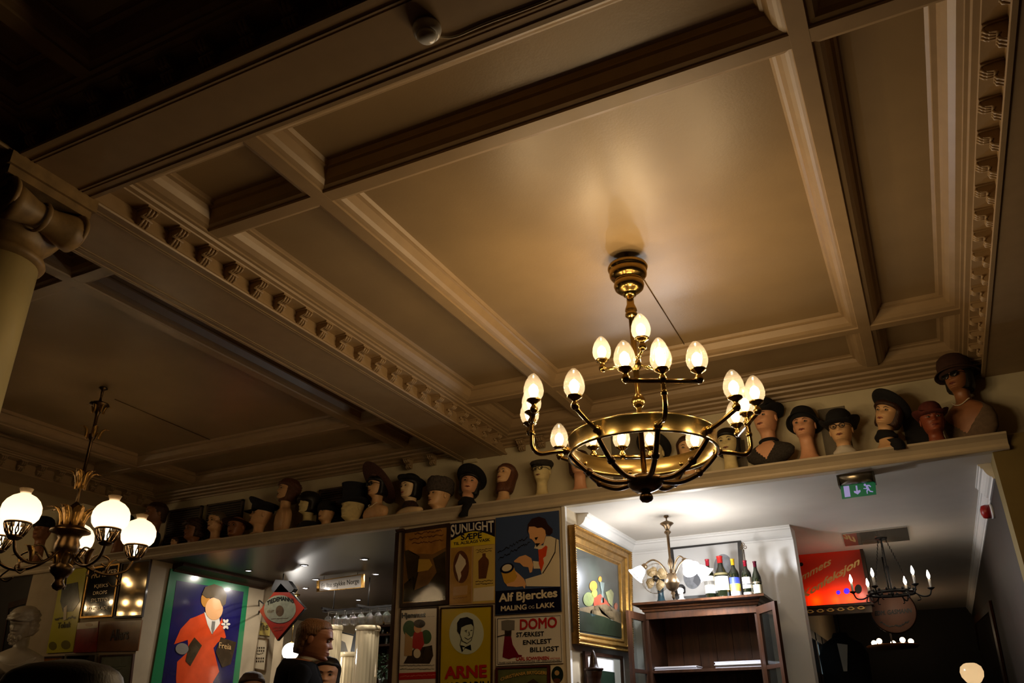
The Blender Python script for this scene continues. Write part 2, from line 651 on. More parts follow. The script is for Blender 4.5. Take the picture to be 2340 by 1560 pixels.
# bar room
struct(MB().box((-9.2, 6.068, ZH), (-2.60, 11.0, ZH + .05)).build('ceiling_bar', m_barceil))
struct(MB().box((-7.27, 6.30, 0), (-7.13, 7.82, ZH)).build('wall_bar_left', m_beige))
stub0, stub1 = PY(566, 1420, 7.75).x, PY(632, 1420, 7.75).x
struct(MB().box((-7.30, 7.75, 0), (stub1, 7.90, ZH)).build('wall_bar_stub', m_beige))
struct(MB().box((-9.2, 10.9, 0), (-2.62, 11.0, ZH)).build('wall_bar_back', m_beige))
struct(MB().box((-9.2, 7.9, 0), (-9.1, 10.9, ZH)).build('wall_bar_far', m_beige))
struct(MB().box((-2.74, 6.3, 0), (-2.62, 10.9, ZH)).build('wall_bar_right', m_beige))
tr = MB()
for y0, y1, z0 in ((6.30, 7.70, 2.79),):
    tr.prism([Vector((-7.13, y0, 2.765)), Vector((-7.105, y0, 2.765)), Vector((-7.09, y0, 2.785)), Vector((-7.05, y0, 2.80)), Vector((-6.98, y0, 2.815)), Vector((-6.97, y0, ZH)), Vector((-7.13, y0, ZH))], (0, y1 - y0, 0))
struct(tr.build('trim_12', m_wood_d))

# ---------------------------------------------------------------- column under the beam crossing
cx, cy = (BX0 + BX1) / 2, (AY0 + AY1) / 2
col = thing('ionic_column', 'cream round column with a bronzed ionic scroll capital under the beam crossing', 'column', (cx, cy, 0))
pr = [(.215, 0), (.215, .06), (.20, .10), (.185, .14), (.172, .17)]
pr += [(.172 - .020 * t ** 1.5, .17 + (3.06 - .17) * t) for t in [i / 8 for i in range(1, 9)]]
MB().lathe(pr, 36).build('shaft', m_stone, col)
MB().lathe([(.152, 3.06), (.170, 3.07), (.176, 3.085), (.170, 3.10), (.156, 3.11), (.156, 3.16), (.19, 3.20), (.21, 3.235), (.19, 3.25)], 36).build('necking', m_capital, col)
cp = MB()
for sy in (-1, 1):
    for sx in (-1, 1):
        # volute scroll, axis along Y
        prv = []
        c0 = Vector((sx * .205, sy * .165, 3.245))
        spi = []
        for k in range(40):
            a = k / 39 * 4.6 * PI / 2
            r_ = .092 * (1 - k / 39 * .78)
            spi.append(c0 + Vector((sx * r_ * math.sin(a), 0, r_ * math.cos(a))))
        cp.tube(spi, [.017 * (1 - .5 * k / 39) for k in range(40)], 8)
    cp.box((-.21, sy * .165 - .012, 3.30), (.21, sy * .165 + .012, 3.345))
for sx in (-1, 1):
    mt = Matrix.Translation((sx * .205, 0, 3.245)) @ Matrix.Rotation(PI / 2, 4, 'X')
    cp.lathe([(.0, -.165), (.086, -.165), (.080, -.12), (.062, -.05), (.056, 0), (.062, .05), (.080, .12), (.086, .165), (0, .165)], 24, mt)
    cp.lathe([(.066, -.012), (.074, 0), (.066, .012)], 24, mt, caps=False)
cp.build('volutes', m_capital, col)
MB().box((-.235, -.20, 3.345), (.235, .20, 3.385)).box((-.25, -.212, 3.385), (.25, .212, Z_B)).build('abacus', m_capital, col)

# ---------------------------------------------------------------- smoke detector and its wire on the cross beam
p = PZ(976, 62, Z_B)
sd = thing('smoke_detector', 'small white domed smoke detector on the underside of the cross beam', 'smoke detector', (p.x, p.y, Z_B))
MB().lathe([(0, 0), (.050, 0), (.052, -.012), (.048, -.030), (.040, -.038)], 28).build('housing', m_whitecool, sd)
MB().lathe([(.036, -.036), (.034, -.052), (.026, -.060), (0, -.062)], 24).build('sensor_cap', m_whitecool, sd)
wp = bez([PZ(1005, 85, Z_B - .004), PZ(1040, 84, Z_B - .004), PZ(1110, 55, Z_B - .004), PZ(1230, 10, Z_B - .004), PZ(1330, -35, Z_B - .004)])
tag(MB().tube(wp, .004, 6).build('cable', m_ledge), 'thin cable clipped along the cross beam beside the smoke detector', 'cable')

# ---------------------------------------------------------------- main brass chandelier
WARM = (1.0, .74, .42)
AX = (-1.164, 3.926)


def egg_lamp(root, base, k=1.0, power=2.7):
    """socket with sub-parts bulb and glass; base = local point where the socket sits (its lower ball)"""
    x, y, z = base
    s = MB().lathe([(0, -.020 * k), (.012, -.018 * k), (.021, -.006 * k), (.021, .008 * k), (.012, .022 * k), (.014, .030 * k), (.026, .040 * k), (.036, .046 * k), (.038, .052 * k), (.030, .058 * k)], 18, o=base).build('socket', m_brass, root)
    WM[s.name] = WM[root.name]
    MB().lathe([(.010, .056), (.012, .066), (.022, .085), (.026, .103), (.021, .124), (.008, .138), (0, .140)], 16, o=base).build('bulb', m_bulb, s)
    pr = [(.030, .053), (.040, .062), (.049, .080), (.0525, .102), (.049, .128), (.040, .156), (.026, .180), (.012, .195), (0, .200)]
    MB().lathe(pr, 24, o=base).build('glass_shade', m_egg, s)
    plight('lamp_light', (x, y, z + .105), power, WARM, .024, root)


def main_chandelier(loc, rz):
    r = thing('brass_chandelier', 'large brass ring chandelier with clear egg-shaped glass lamps below the middle ceiling panel', 'chandelier', loc, rz)
    Z = lambda zw: zw - Z_P
    MB().lathe([(.016, Z(3.69)), (.016, Z(3.642)), (.09, Z(3.640)), (.110, Z(3.632)), (.116, Z(3.618)), (.112, Z(3.604)), (.104, Z(3.60)), (.108, Z(3.585)), (.106, Z(3.565)), (.094, Z(3.548)), (.078, Z(3.540)), (.074, Z(3.53)), (.084, Z(3.518)), (.087, Z(3.50)), (.080, Z(3.478)), (.062, Z(3.462)), (.045, Z(3.455)), (.036, Z(3.446)), (.036, Z(3.436)), (.024, Z(3.43))], 36).build('canopy', m_brass, r)
    MB().lathe([(.020, Z(3.44)), (.021, Z(3.38)), (.032, Z(3.35)), (.034, Z(3.338)), (.026, Z(3.328)), (.034, Z(3.318)), (.034, Z(3.305)), (.024, Z(3.295)), (.017, Z(3.285)), (.017, Z(3.06)), (.030, Z(3.045)), (.033, Z(3.01)), (.030, Z(2.985)), (.018, Z(2.97)), (.016, Z(2.96)), (.016, Z(2.83)), (.026, Z(2.82)), (.036, Z(2.80)), (.038, Z(2.785)), (.028, Z(2.765)), (.020, Z(2.755)), (.014, Z(2.75)), (.014, Z(2.36))], 20).build('stem', m_brass, r)
    MB().lathe([(.372, Z(2.486)), (.386, Z(2.482)), (.392, Z(2.486)), (.388, Z(2.494)), (.385, Z(2.50)), (.385, Z(2.572)), (.388, Z(2.578)), (.384, Z(2.584)), (.376, Z(2.582)), (.376, Z(2.50)), (.372, Z(2.486))], 72, caps=False).build('ring', m_brassb, r)
    MB().lathe([(.02, Z(2.378)), (.075, Z(2.374)), (.092, Z(2.364)), (.096, Z(2.350)), (.088, Z(2.328)), (.066, Z(2.308)), (.040, Z(2.296)), (.022, Z(2.292)), (.026, Z(2.284)), (.034, Z(2.270)), (.034, Z(2.258)), (.024, Z(2.244)), (0, Z(2.238))], 30).build('bowl', m_bronze, r)
    for k in range(8):
        a = k * PI / 4
        d = Vector((math.cos(a), math.sin(a), 0))
        path = bez([d * .06 + Vector((0, 0, Z(2.352))), d * .17 + Vector((0, 0, Z(2.345))), d * .27 + Vector((0, 0, Z(2.385))), d * .335 + Vector((0, 0, Z(2.44))), d * .38 + Vector((0, 0, Z(2.49)))], 6)
        arm = MB().tube(path, .0135, 10)
        c = d * .285 + Vector((0, 0, Z(2.397)))
        arm.ell(c, (.022, .022, .022), 12, 8)
        arm.build('arm', m_bronze, r)
        t = Vector((-d.y, d.x, 0))
        if k % 2 == 0:      # three-lamp branch
            o = d * .575
            b = MB().tube(bez([d * .372 + Vector((0, 0, Z(2.51))), d * .46 + Vector((0, 0, Z(2.505))), d * .535 + Vector((0, 0, Z(2.495))), d * .572 + Vector((0, 0, Z(2.53))), o + Vector((0, 0, Z(2.60))), o + Vector((0, 0, Z(2.655)))], 6), .0125, 10)
            b.ell(d * .40 + Vector((0, 0, Z(2.51))), .022, 12, 8)
            b.ell(o + Vector((0, 0, Z(2.605))), (.017, .017, .02), 10, 8)
            b.tube([o - t * .172 + Vector((0, 0, Z(2.664))), o + t * .172 + Vector((0, 0, Z(2.664)))], .0115, 10)
            b.build('branch', m_brass, r)
            for q in (-.172, 0, .172):
                egg_lamp(r, tuple(o + t * q + Vector((0, 0, Z(2.672)))))
        else:
            o = d * .555
            b = MB().tube(bez([d * .372 + Vector((0, 0, Z(2.525))), d * .45 + Vector((0, 0, Z(2.55))), o + Vector((0, 0, Z(2.60)))], 5), .0115, 10)
            b.ell(d * .395 + Vector((0, 0, Z(2.53))), .021, 12, 8)
            b.build('branch', m_brass, r)
            egg_lamp(r, tuple(o + Vector((0, 0, Z(2.606)))))
    for k in range(3):
        a = k * 2 * PI / 3 + .02
        d = Vector((math.cos(a), math.sin(a), 0))
        o = d * .19
        MB().tube([d * .012 + Vector((0, 0, Z(3.008))), o + Vector((0, 0, Z(3.012)))], .0085, 8).ell(d * .09 + Vector((0, 0, Z(3.01))), .013, 10, 6).build('branch', m_brassb, r)
        egg_lamp(r, tuple(o + Vector((0, 0, Z(3.02)))), power=4.6)
    return r


_f = Vector((-AX[0], -AX[1]))
rz0 = math.atan2(_f.y, _f.x) + math.radians(12)
mc = main_chandelier((AX[0], AX[1], Z_P), rz0)
dup(mc, (-9.86, AX[1], Z_P), rz0 + .3, 'second brass egg lamp chandelier, reflected in the narrow mirror beside the black glass sign')
for o_ in [c_ for c_ in bpy.data.objects if c_.type == 'LIGHT' and c_.parent and c_.parent.name == 'brass_chandelier.001']:
    o_.data = o_.data.copy()
    o_.data.energy *= .3      # dimmed
tag(MB().tube([PZ(1462, 625, Z_P - .004), PZ(1572, 800, Z_P - .004)], .003, 6).build('cable', m_bronze), 'thin cable on the middle ceiling panel beside the egg lamp chandelier', 'cable')
tag(MB().tube([PZ(262, 912, Z_P - .004), PZ(495, 1011, Z_P - .004)], .003, 6).build('cable', m_bronze), 'thin cable on the ceiling panel beside the globe lamp chandelier', 'cable')

# ---------------------------------------------------------------- left chandelier with opal globes
GX = (-5.51, 3.89)
g = thing('globe_chandelier', 'ornate gilt chandelier with opal oil-lamp globes and leafy scrolls', 'chandelier', (GX[0], GX[1], Z_P))
Z = lambda zw: zw - Z_P
MB().lathe([(.03, 0), (.035, Z(3.672)), (.012, Z(3.66)), (.008, Z(3.60)), (.012, Z(3.57)), (.07, Z(3.545)), (.075, Z(3.535)), (.035, Z(3.515)), (.03, Z(3.49)), (.016, Z(3.46)), (.013, Z(3.44)), (.013, Z(3.30)), (.03, Z(3.29)), (.026, Z(3.26)), (.012, Z(3.24)), (.012, Z(2.92)), (.024, Z(2.90)), (.020, Z(2.86)), (.011, Z(2.84)), (.011, Z(2.70))], 20).build('stem', m_bronze, g)
body = MB().lathe([(.014, Z(2.76)), (.05, Z(2.72)), (.07, Z(2.68)), (.045, Z(2.64)), (.035, Z(2.60)), (.10, Z(2.575)), (.135, Z(2.555)), (.138, Z(2.54)), (.09, Z(2.525)), (.07, Z(2.49)), (.085, Z(2.45)), (.08, Z(2.40)), (.05, Z(2.36)), (.045, Z(2.32)), (.085, Z(2.29)), (.07, Z(2.25)), (.035, Z(2.22)), (.03, Z(2.19)), (.045, Z(2.165)), (.03, Z(2.14)), (0, Z(2.125))], 28)
body.build('body', m_bronze, g)


def leaf(c, d, up, L=.12, W=.035):
    """small curled leaf starting at c, growing along up and bending out along d"""
    t = Vector((-d.y, d.x, 0))
    mb = MB()
    rows = []
    for i in range(6):
        q = i / 5
        p = c + up * (L * math.sin(q * 1.9) / 1.0) + d * (L * .75 * q * q)
        wd = W * math.sin(PI * min(.98, q * .85 + .12))
        rows.append([p - t * wd - d * .006, p + d * .010, p + t * wd - d * .006, p - d * .010])
    mb.loft(rows)
    return mb


for ring, (rr, zz, nn, LL) in enumerate(((.03, 2.86, 6, .13), (.075, 2.56, 8, .15), (.05, 3.26, 5, .08), (.04, 3.47, 5, .07), (.06, 2.28, 6, .10))):
    for k in range(nn):
        a = 2 * PI * k / nn + ring * .4
        d = Vector((math.cos(a), math.sin(a), 0))
        leaf(d * rr + Vector((0, 0, Z(zz))), d, Vector((0, 0, 1)), LL, LL * .26).build('leaf', m_gilt, g)
for k in range(5):
    a = math.radians(282 + 72 * k)
    d = Vector((math.cos(a), math.sin(a), 0))
    path = bez([d * .06 + Vector((0, 0, Z(2.40))), d * .16 + Vector((0, 0, Z(2.31))), d * .30 + Vector((0, 0, Z(2.27))), d * .43 + Vector((0, 0, Z(2.31))), d * .475 + Vector((0, 0, Z(2.40)))], 7)
    am = MB().tube(path, .011, 8)
    am.tube(bez([d * .14 + Vector((0, 0, Z(2.33))), d * .22 + Vector((0, 0, Z(2.40))), d * .30 + Vector((0, 0, Z(2.38))), d * .29 + Vector((0, 0, Z(2.33))), d * .25 + Vector((0, 0, Z(2.345)))], 6), .007, 6)
    am.tube(bez([d * .36 + Vector((0, 0, Z(2.275))), d * .41 + Vector((0, 0, Z(2.22))), d * .36 + Vector((0, 0, Z(2.19))), d * .32 + Vector((0, 0, Z(2.22)))], 6), .006, 6)
    am.build('arm', m_bronze, g)
    leaf(d * .30 + Vector((0, 0, Z(2.28))), d, Vector((0, 0, 1)), .10, .03).build('leaf', m_gilt, g)
    o = d * .475
    hd = MB().lathe([(0, Z(2.385)), (.03, Z(2.39)), (.05, Z(2.405)), (.045, Z(2.418)), (.038, Z(2.42))], 20, o=o)
    hd.lathe([(.080, Z(2.492)), (.086, Z(2.496)), (.086, Z(2.506)), (.078, Z(2.506))], 28, o=o, caps=False)
    for q in range(12):
        b = q * PI / 6
        e = Vector((math.cos(b), math.sin(b), 0))
        tt = Vector((-e.y, e.x, 0))
        hd.tube([o + e * .046 + Vector((0, 0, Z(2.412))), o + e * .066 + tt * .009 + Vector((0, 0, Z(2.445))), o + e * .082 + Vector((0, 0, Z(2.492)))], .005, 5)
        hd.tube([o + e * .046 + Vector((0, 0, Z(2.412))), o + e * .066 - tt * .009 + Vector((0, 0, Z(2.445))), o + e * .082 + Vector((0, 0, Z(2.492)))], .005, 5)
    h = hd.build('gallery', m_bronze, g)
    WM[h.name] = WM[g.name]
    MB().lathe([(.076, Z(2.500)), (.100, Z(2.515)), (.118, Z(2.540)), (.126, Z(2.580)), (.122, Z(2.620)), (.104, Z(2.655)), (.076, Z(2.682)), (.044, Z(2.698)), (.034, Z(2.703)), (.036, Z(2.715)), (.044, Z(2.735)), (.046, Z(2.738)), (.042, Z(2.736)), (.033, Z(2.714)), (.030, Z(2.702))], 32, o=o, caps=False).build('globe', m_globe, h)
    MB().lathe([(.012, Z(2.43)), (.018, Z(2.50)), (.024, Z(2.56)), (.018, Z(2.60)), (0, Z(2.615))], 14, o=o).build('bulb', m_bulb, h)
    plight('lamp_light', (o.x, o.y, Z(2.575)), .95, (1.0, .76, .5), .03, g)

# ---------------------------------------------------------------- heads (mannequins and people)
HT = [  # height above chin (1 = crown), half width, front y, back y
    (-.42, .255, -.20, .30), (-.25, .235, -.205, .285), (-.12, .235, -.215, .29), (-.05, .245, -.27, .30), (-.005, .23, -.38, .31), (.03, .245, -.445, .32),
    (.08, .275, -.455, .34), (.15, .305, -.44, .37), (.22, .325, -.445, .40), (.30, .345, -.445, .43), (.38, .357, -.44, .46), (.48, .368, -.43, .49),
    (.58, .380, -.445, .51), (.66, .385, -.452, .515), (.75, .375, -.432, .505), (.84, .335, -.375, .455), (.91, .27, -.295, .37), (.96, .185, -.20, .25), (.99, .09, -.10, .12), (1.0, .01, -.01, .012)]
SHOULDER = [(-.98, .62, -.26, .24), (-.86, .86, -.33, .29), (-.72, .90, -.36, .33), (-.60, .82, -.35, .345), (-.52, .60, -.31, .335), (-.46, .38, -.25, .315)]
FLARE = [(-.86, .50, -.44, .44), (-.80, .50, -.44, .44), (-.74, .40, -.34, .36), (-.62, .30, -.25, .32), (-.50, .262, -.21, .305)]
BUSTCUT = [(-1.10, .34, -.24, .24), (-1.02, .36, -.26, .26), (-.94, .62, -.33, .30), (-.82, .84, -.36, .33), (-.68, .88, -.37, .345), (-.57, .74, -.34, .345), (-.48, .44, -.27, .32)]


def interp(tab, z):
    for i in range(len(tab) - 1):
        if z <= tab[i + 1][0]:
            t = (z - tab[i][0]) / (tab[i + 1][0] - tab[i][0])
            t = t * t * (3 - 2 * t) if False else t
            return [tab[i][k] + (tab[i + 1][k] - tab[i][k]) * t for k in (1, 2, 3)]
    return list(tab[-1][1:])


def g(x, s):
    return math.exp(-(x / s) ** 2)


def face_push(x, z, female):
    d = 0
    if .30 < z < .66:
        q = (z - .33) / .27
        amp = .115 * max(0, 1 - abs(q - .05) if q > .05 else 1 + (q - .05) * 9) * (1 - .45 * max(0, q))
        d += max(0, amp) * g(x, .058 + .03 * max(0, 1 - q * 2.5))
    d -= .055 * (g(x - .155, .085) + g(x + .155, .085)) * g(z - .505, .055)
    d += .026 * (g(x - .14, .13) + g(x + .14, .13)) * g(z - .60, .04)
    d += .030 * g(x, .12) * (g(z - .225, .026) + g(z - .165, .028)) - .022 * g(x, .12) * g(z - .195, .012) - .022 * g(x, .12) * g(z - .115, .03)
    d += .032 * g(x, .11) * g(z - .05, .045)
    d += .020 * (g(x - .22, .08) + g(x + .22, .08)) * g(z - .37, .08)
    return d


def head_rings(lower, female=False, seg=40):
    tab = lower + [r for r in HT if r[0] > lower[-1][0] + .02] if lower else HT
    zs = []
    for r in tab:
        zs.append(r[0])
    z = -.02
    while z < .93:
        zs.append(z)
        z += .022
    zs = sorted(set(round(q, 4) for q in zs))
    rings = []
    for z in zs:
        w, yf, yb = interp(tab, z)
        ring = []
        for k in range(seg):
            # denser towards the face
            a = 2 * PI * k / seg
            a = a + .28 * math.sin(2 * (a + PI / 2)) * 0 - 0
            a = -PI / 2 + (a if a < PI else a - 2 * PI) * (1 - .30 * (1 - abs((a if a < PI else a - 2 * PI)) / PI))
            e = .92
            cx_, sy_ = math.cos(a), math.sin(a)
            x = w * math.copysign(abs(cx_) ** e, cx_)
            y = (-yf if sy_ < 0 else yb) * math.copysign(abs(sy_) ** e, sy_)
            if sy_ < -.1 and z > -.02:
                y -= face_push(x, z, female) * min(1, (-sy_ - .1) / .4)
            ring.append(Vector((x, y, z)))
        rings.append(ring)
    return rings


def tilt_fn(h, z0, yaw=0, nod=0, roll=0, size=None):
    """head-unit point -> metres; chin height z0; turn about the neck"""
    R = Euler((nod, roll, yaw), 'XYZ').to_matrix()

    def fn(p):
        t = max(0, min(1, (p.z + .40) / .38))
        piv = Vector((0, .06, -.22))
        q = piv + R @ (p - piv)
        p2 = p.lerp(q, t)
        return Vector((p2.x * h, p2.y * h, z0 + p2.z * h))
    return fn


def mk_head(root, fn, mat, lower, name='head', female=False, ears=True, base_z=None):
    mb = MB()
    rings = head_rings(lower, female)
    mb.loft([[fn(p) for p in r] for r in rings], True, True)
    if ears:
        for sx in (-1, 1):
            e = MB().ell((sx * .385, .07, .44), (.035, .085, .125), 10, 8, Matrix.Rotation(.2, 3, 'X'))
            mb.add([fn(p) for p in e.v], e.f, True)
    return mb.build(name, mat, root)


def face_bits(root, fn, lip=(120, 50, 45), brow=(40, 28, 20), eye=(24, 20, 18), white=True):
    for sx in (-1, 1):
        e = MB().ell((sx * .155, -.395, .505), (.066, .03, .032), 10, 8)
        o = MB().add([fn(p) for p in e.v], e.f, True).build('eye', M('eye_white', (128, 118, 104), .3), root)
        WM[o.name] = WM[root.name]
        e = MB().ell((sx * .152, -.420, .505), (.028, .012, .029), 8, 6)
        MB().add([fn(p) for p in e.v], e.f, True).build('iris', M('iris_%d_%d_%d' % eye, eye, .2), o)
        b = MB().tube([Vector((sx * .07, -.452, .575)), Vector((sx * .15, -.458, .605)), Vector((sx * .235, -.41, .585))], [.010, .014, .006], 6)
        MB().add([fn(p) for p in b.v], b.f, True).build('eyebrow', M('brow_%d_%d_%d' % brow, brow, .8), root)
    l = MB().tube([Vector((-.115, -.425, .195)), Vector((-.05, -.468, .215)), Vector((0, -.474, .205)), Vector((.05, -.468, .215)), Vector((.115, -.425, .195))], [.005, .015, .014, .015, .005], 6)
    l.tube([Vector((-.10, -.43, .185)), Vector((0, -.470, .168)), Vector((.10, -.43, .185))], [.006, .022, .006], 6)
    MB().add([fn(p) for p in l.v], l.f, True).build('mouth', M('lips_%d_%d_%d' % lip, lip, .4), root)


def mk_hair(root, fn, mat, low=.2, puff=.07, line=.74, side=.30, curl=0.0, name='hair', burn=None):
    """hair cap: follows the skull, open over the face; low = lowest z at the back"""
    tab = HT
    rings = []
    n = 26
    seg = 44
    for i in range(n + 1):
        z = low + (1.0 + puff * .75 - low) * i / n
        zz = min(z, .995)
        w, yf, yb = interp(tab, max(zz, .45) if z < .45 else zz)
        f = 1.0
        if z > .9:
            f = 1.0
        ring = []
        for k in range(seg):
            a = 2 * PI * k / seg
            c, s_ = math.cos(a), math.sin(a)
            front = s_ < -.10
            hl = line - .10 * (abs(c) ** 2)
            pf = puff
            if curl:
                pf += curl * (math.sin(7 * a + i * 1.3) * .5 + math.sin(11 * a - i * 2.1) * .5)
            if z < low + .12:
                pf *= .4 + .6 * (z - low) / .12
            if front and z < hl and burn is None:
                t = min(1, (-s_ - .10) / (.15 + (1 - side) * .25))
                t *= min(1, (hl - z) / .07)
                pf = pf * (1 - t) - .08 * t
            if burn is not None:
                if front:
                    t = min(1, (-s_ - .10) / .25)
                    zb = burn + (hl - burn) * t
                else:
                    t = max(0, min(1, (.62 - s_) / .45))
                    zb = low * (1 - t) + burn * t
                if z < zb:
                    q = min(1, (zb - z) / .05)
                    pf = pf * (1 - q) - .10 * q
            if z < .45 and not front:
                shrink = 1 - .10 * (.45 - z)
            else:
                shrink = 1
            x = (w + pf) * c * shrink
            y = ((-yf) + pf if s_ < 0 else yb + pf) * s_ * shrink
            if z > 1.0:
                q = max(.0, 1 - ((z - .90) / (.10 + puff * .8)) ** 2)
                w9, yf9, yb9 = interp(tab, .90)
                x = (w9 + puff) * c * math.sqrt(max(q, .0004))
                y = ((-yf9 if s_ < 0 else yb9) + puff) * s_ * math.sqrt(max(q, .0004))
            elif z > .90:
                q = max(.0, 1 - ((z - .90) / (.10 + puff * .8)) ** 2)
                w9, yf9, yb9 = interp(tab, .90)
                x = (w9 + puff) * c * math.sqrt(q)
                y = ((-yf9 if s_ < 0 else yb9) + puff) * s_ * math.sqrt(q)
            ring.append(fn(Vector((x, y, z))))
        rings.append(ring)
    return MB().loft(rings, True, True).build(name, mat, root)


def local(fn, mb):
    return MB().add([fn(p) for p in mb.v], mb.f, True)


def hat(root, fn, kind, mat, band=None, tilt=(0, 0), seat=.70, size=1.0, noise=0):
    """hat in head units, seated at z = seat"""
    T = Matrix.Translation((0, .03, seat)) @ Euler((tilt[0], tilt[1], 0)).to_matrix().to_4x4() @ Matrix.Scale(size, 4)
    h = thing_none = None
    A, B = .42, .52      # ellipse half axes

    def L(prof, seg=36, wob=None):
        mb = MB().lathe(prof, seg, None, A, B)
        if wob:
            mb.v = [wob(p) for p in mb.v]
        mb.xform(T)
        return local(fn, mb)
    if kind == 'bowler':
        c = L([(1.02, 0), (1.02, .12), (1.0, .28), (.92, .42), (.72, .53), (.42, .585), (0, .60)]).build('hat', mat, root)
        WM[c.name] = WM[root.name]
        L([(1.0, .0), (1.30, -.02), (1.48, .02), (1.56, .07), (1.54, .085), (1.44, .04), (1.26, .01), (1.0, .03)], wob=lambda p: Vector((p.x, p.y, p.z + (.16 * (p.x / A / 1.5) ** 2 if abs(p.x) > A else 0) - .03 * abs(p.y)))).build('brim', mat, c)
        if band:
            L([(1.03, .02), (1.045, .03), (1.045, .12), (1.03, .13)]).build('band', band, c)
    elif kind == 'top':
        c = L([(1.02, 0), (.99, .15), (.97, .35), (1.0, .60), (1.07, .80), (1.08, .82), (1.02, .835), (0, .84)]).build('hat', mat, root)
        WM[c.name] = WM[root.name]
        L([(1.0, .0), (1.25, -.01), (1.40, .03), (1.47, .09), (1.45, .10), (1.36, .05), (1.22, .01), (1.0, .02)], wob=lambda p: Vector((p.x, p.y, p.z + .10 * (p.x / A / 1.4) ** 2 - .06 * (p.y / B / 1.4) ** 2))).build('brim', mat, c)
        L([(1.03, .01), (1.035, .02), (1.01, .15), (1.0, .16)]).build('band', band or mat, c)
    elif kind == 'cloche':
        c = L([(1.10, -.05), (1.08, .10), (1.02, .28), (.86, .44), (.56, .54), (.2, .575), (0, .58)]).build('hat', mat, root)
        WM[c.name] = WM[root.name]
        L([(1.06, .0), (1.22, -.07), (1.38, -.13), (1.40, -.12), (1.24, -.04), (1.06, .02)], wob=lambda p: Vector((p.x, p.y, p.z + .10 * max(0, -p.y / B)))).build('brim', mat, c)
        if band:
            L([(1.105, .0), (1.115, .01), (1.105, .10), (1.09, .11)]).build('band', band, c)
    elif kind == 'wide':
        c = L([(1.05, -.02), (1.03, .15), (.94, .32), (.70, .43), (.35, .475), (0, .48)]).build('hat', mat, root)
        WM[c.name] = WM[root.name]
        L([(1.0, .0), (1.5, .02), (1.95, .07), (2.25, .05), (2.28, .06), (1.95, .10), (1.5, .05), (1.0, .03)], wob=lambda p: Vector((p.x, p.y, p.z - .14 * (p.y / B / 2) * 1.2))).build('brim', mat, c)
        if band:
            L([(1.055, .0), (1.07, .02), (1.06, .12), (1.045, .13)]).build('band', band, c)
    elif kind == 'peaked':
        c = L([(1.0, -.02), (1.02, .08), (1.05, .14), (1.30, .20), (1.46, .30), (1.42, .37), (1.1, .41), (.5, .43), (0, .435)], wob=lambda p: Vector((p.x, p.y - .04, p.z + .22 * max(0, -p.y / B / 1.4) if p.z > .1 else p.z))).build('hat', mat, root)
        WM[c.name] = WM[root.name]
        vz = MB()
        rows = []
        for i in range(5):
            q = i / 4
            rows.append([Vector((A * 1.04 * math.sin(t) * (1 - .12 * q), -B * 1.0 * math.cos(t) * (1 + .0 * q) - .36 * q * math.cos(t), -.01 - .14 * q)) for t in [(-1.1 + 2.2 * k / 12) for k in range(13)]])
        top = [[p + Vector((0, 0, .02)) for p in r] for r in rows]
        ringlist = [rows[i] + list(reversed(top[i])) for i in range(5)]
        vz.loft(ringlist)
        vz.xform(T)
        local(fn, vz).build('visor', M('patent_leather', (10, 10, 11), .15), c)
        L([(1.015, .0), (1.035, .01), (1.05, .10), (1.03, .11)]).build('band', band or mat, c)
    elif kind == 'flat':
        c = L([(1.02, -.02), (1.06, .05), (1.20, .12), (1.24, .19), (1.12, .26), (.8, .31), (.4, .335), (0, .34)], wob=lambda p: Vector((p.x, p.y * (1.12 if p.y < 0 else 1), p.z - .12 * max(0, -p.y / B)))).build('hat', mat, root)
        WM[c.name] = WM[root.name]
        rows = []
        for i in range(4):
            q = i / 3
            rows.append([Vector((A * 1.02 * math.sin(t), -B * 1.05 * math.cos(t) - .26 * q * math.cos(t), -.03 - .08 * q)) for t in [(-1.0 + 2.0 * k / 10) for k in range(11)]])
        vz = MB().loft([r + [p + Vector((0, 0, .025)) for p in reversed(r)] for r in rows]).xform(T)
        local(fn, vz).build('visor', mat, c)
    elif kind == 'fur':
        rnd = random.Random(5)
        c = L([(1.02, -.04), (1.16, .0), (1.20, .12), (1.17, .30), (1.18, .48), (1.06, .60), (.7, .66), (0, .67)], 40, wob=lambda p: p * (1 + rnd.uniform(-.03, .03))).build('hat', mat, root)
    elif kind == 'cap':
        c = L([(1.10, -.10), (1.12, .05), (1.09, .22), (.95, .38), (.66, .48), (.3, .525), (0, .53)]).build('hat', mat, root)
    elif kind == 'halo':     # round hat worn at the back of the head, brim up
        c = L([(1.08, -.06), (1.10, .10), (1.02, .26), (.82, .40), (.5, .48), (0, .50)]).build('hat', mat, root)
        WM[c.name] = WM[root.name]
        L([(1.04, -.02), (1.35, .04), (1.62, .14), (1.62, .17), (1.34, .09), (1.04, .03)]).build('brim', mat, c)
    return


def glasses(root, fn, mat, dark=None, rr=.10):
    mb = MB()
    for sx in (-1, 1):
        cc = Vector((sx * .15, -.50, .49))
        mb.tube([cc + Vector((rr * math.cos(t), 0, rr * .85 * math.sin(t))) for t in [2 * PI * k / 16 for k in range(17)]], .012, 6, cap=False)
        mb.tube([cc + Vector((sx * rr, 0, .02)), Vector((sx * .37, -.36, .52)), Vector((sx * .40, .05, .51))], .010, 6)
    mb.tube([Vector((-.05, -.51, .50)), Vector((0, -.54, .515)), Vector((.05, -.51, .50))], .011, 6)
    o = local(fn, mb).build('spectacles', mat, root)
    WM[o.name] = WM[root.name]
    if dark:
        for sx in (-1, 1):
            l = MB().ell((sx * .15, -.50, .49), (rr, .014, rr * .85), 16, 8)
            local(fn, l).build('lens', dark, o)


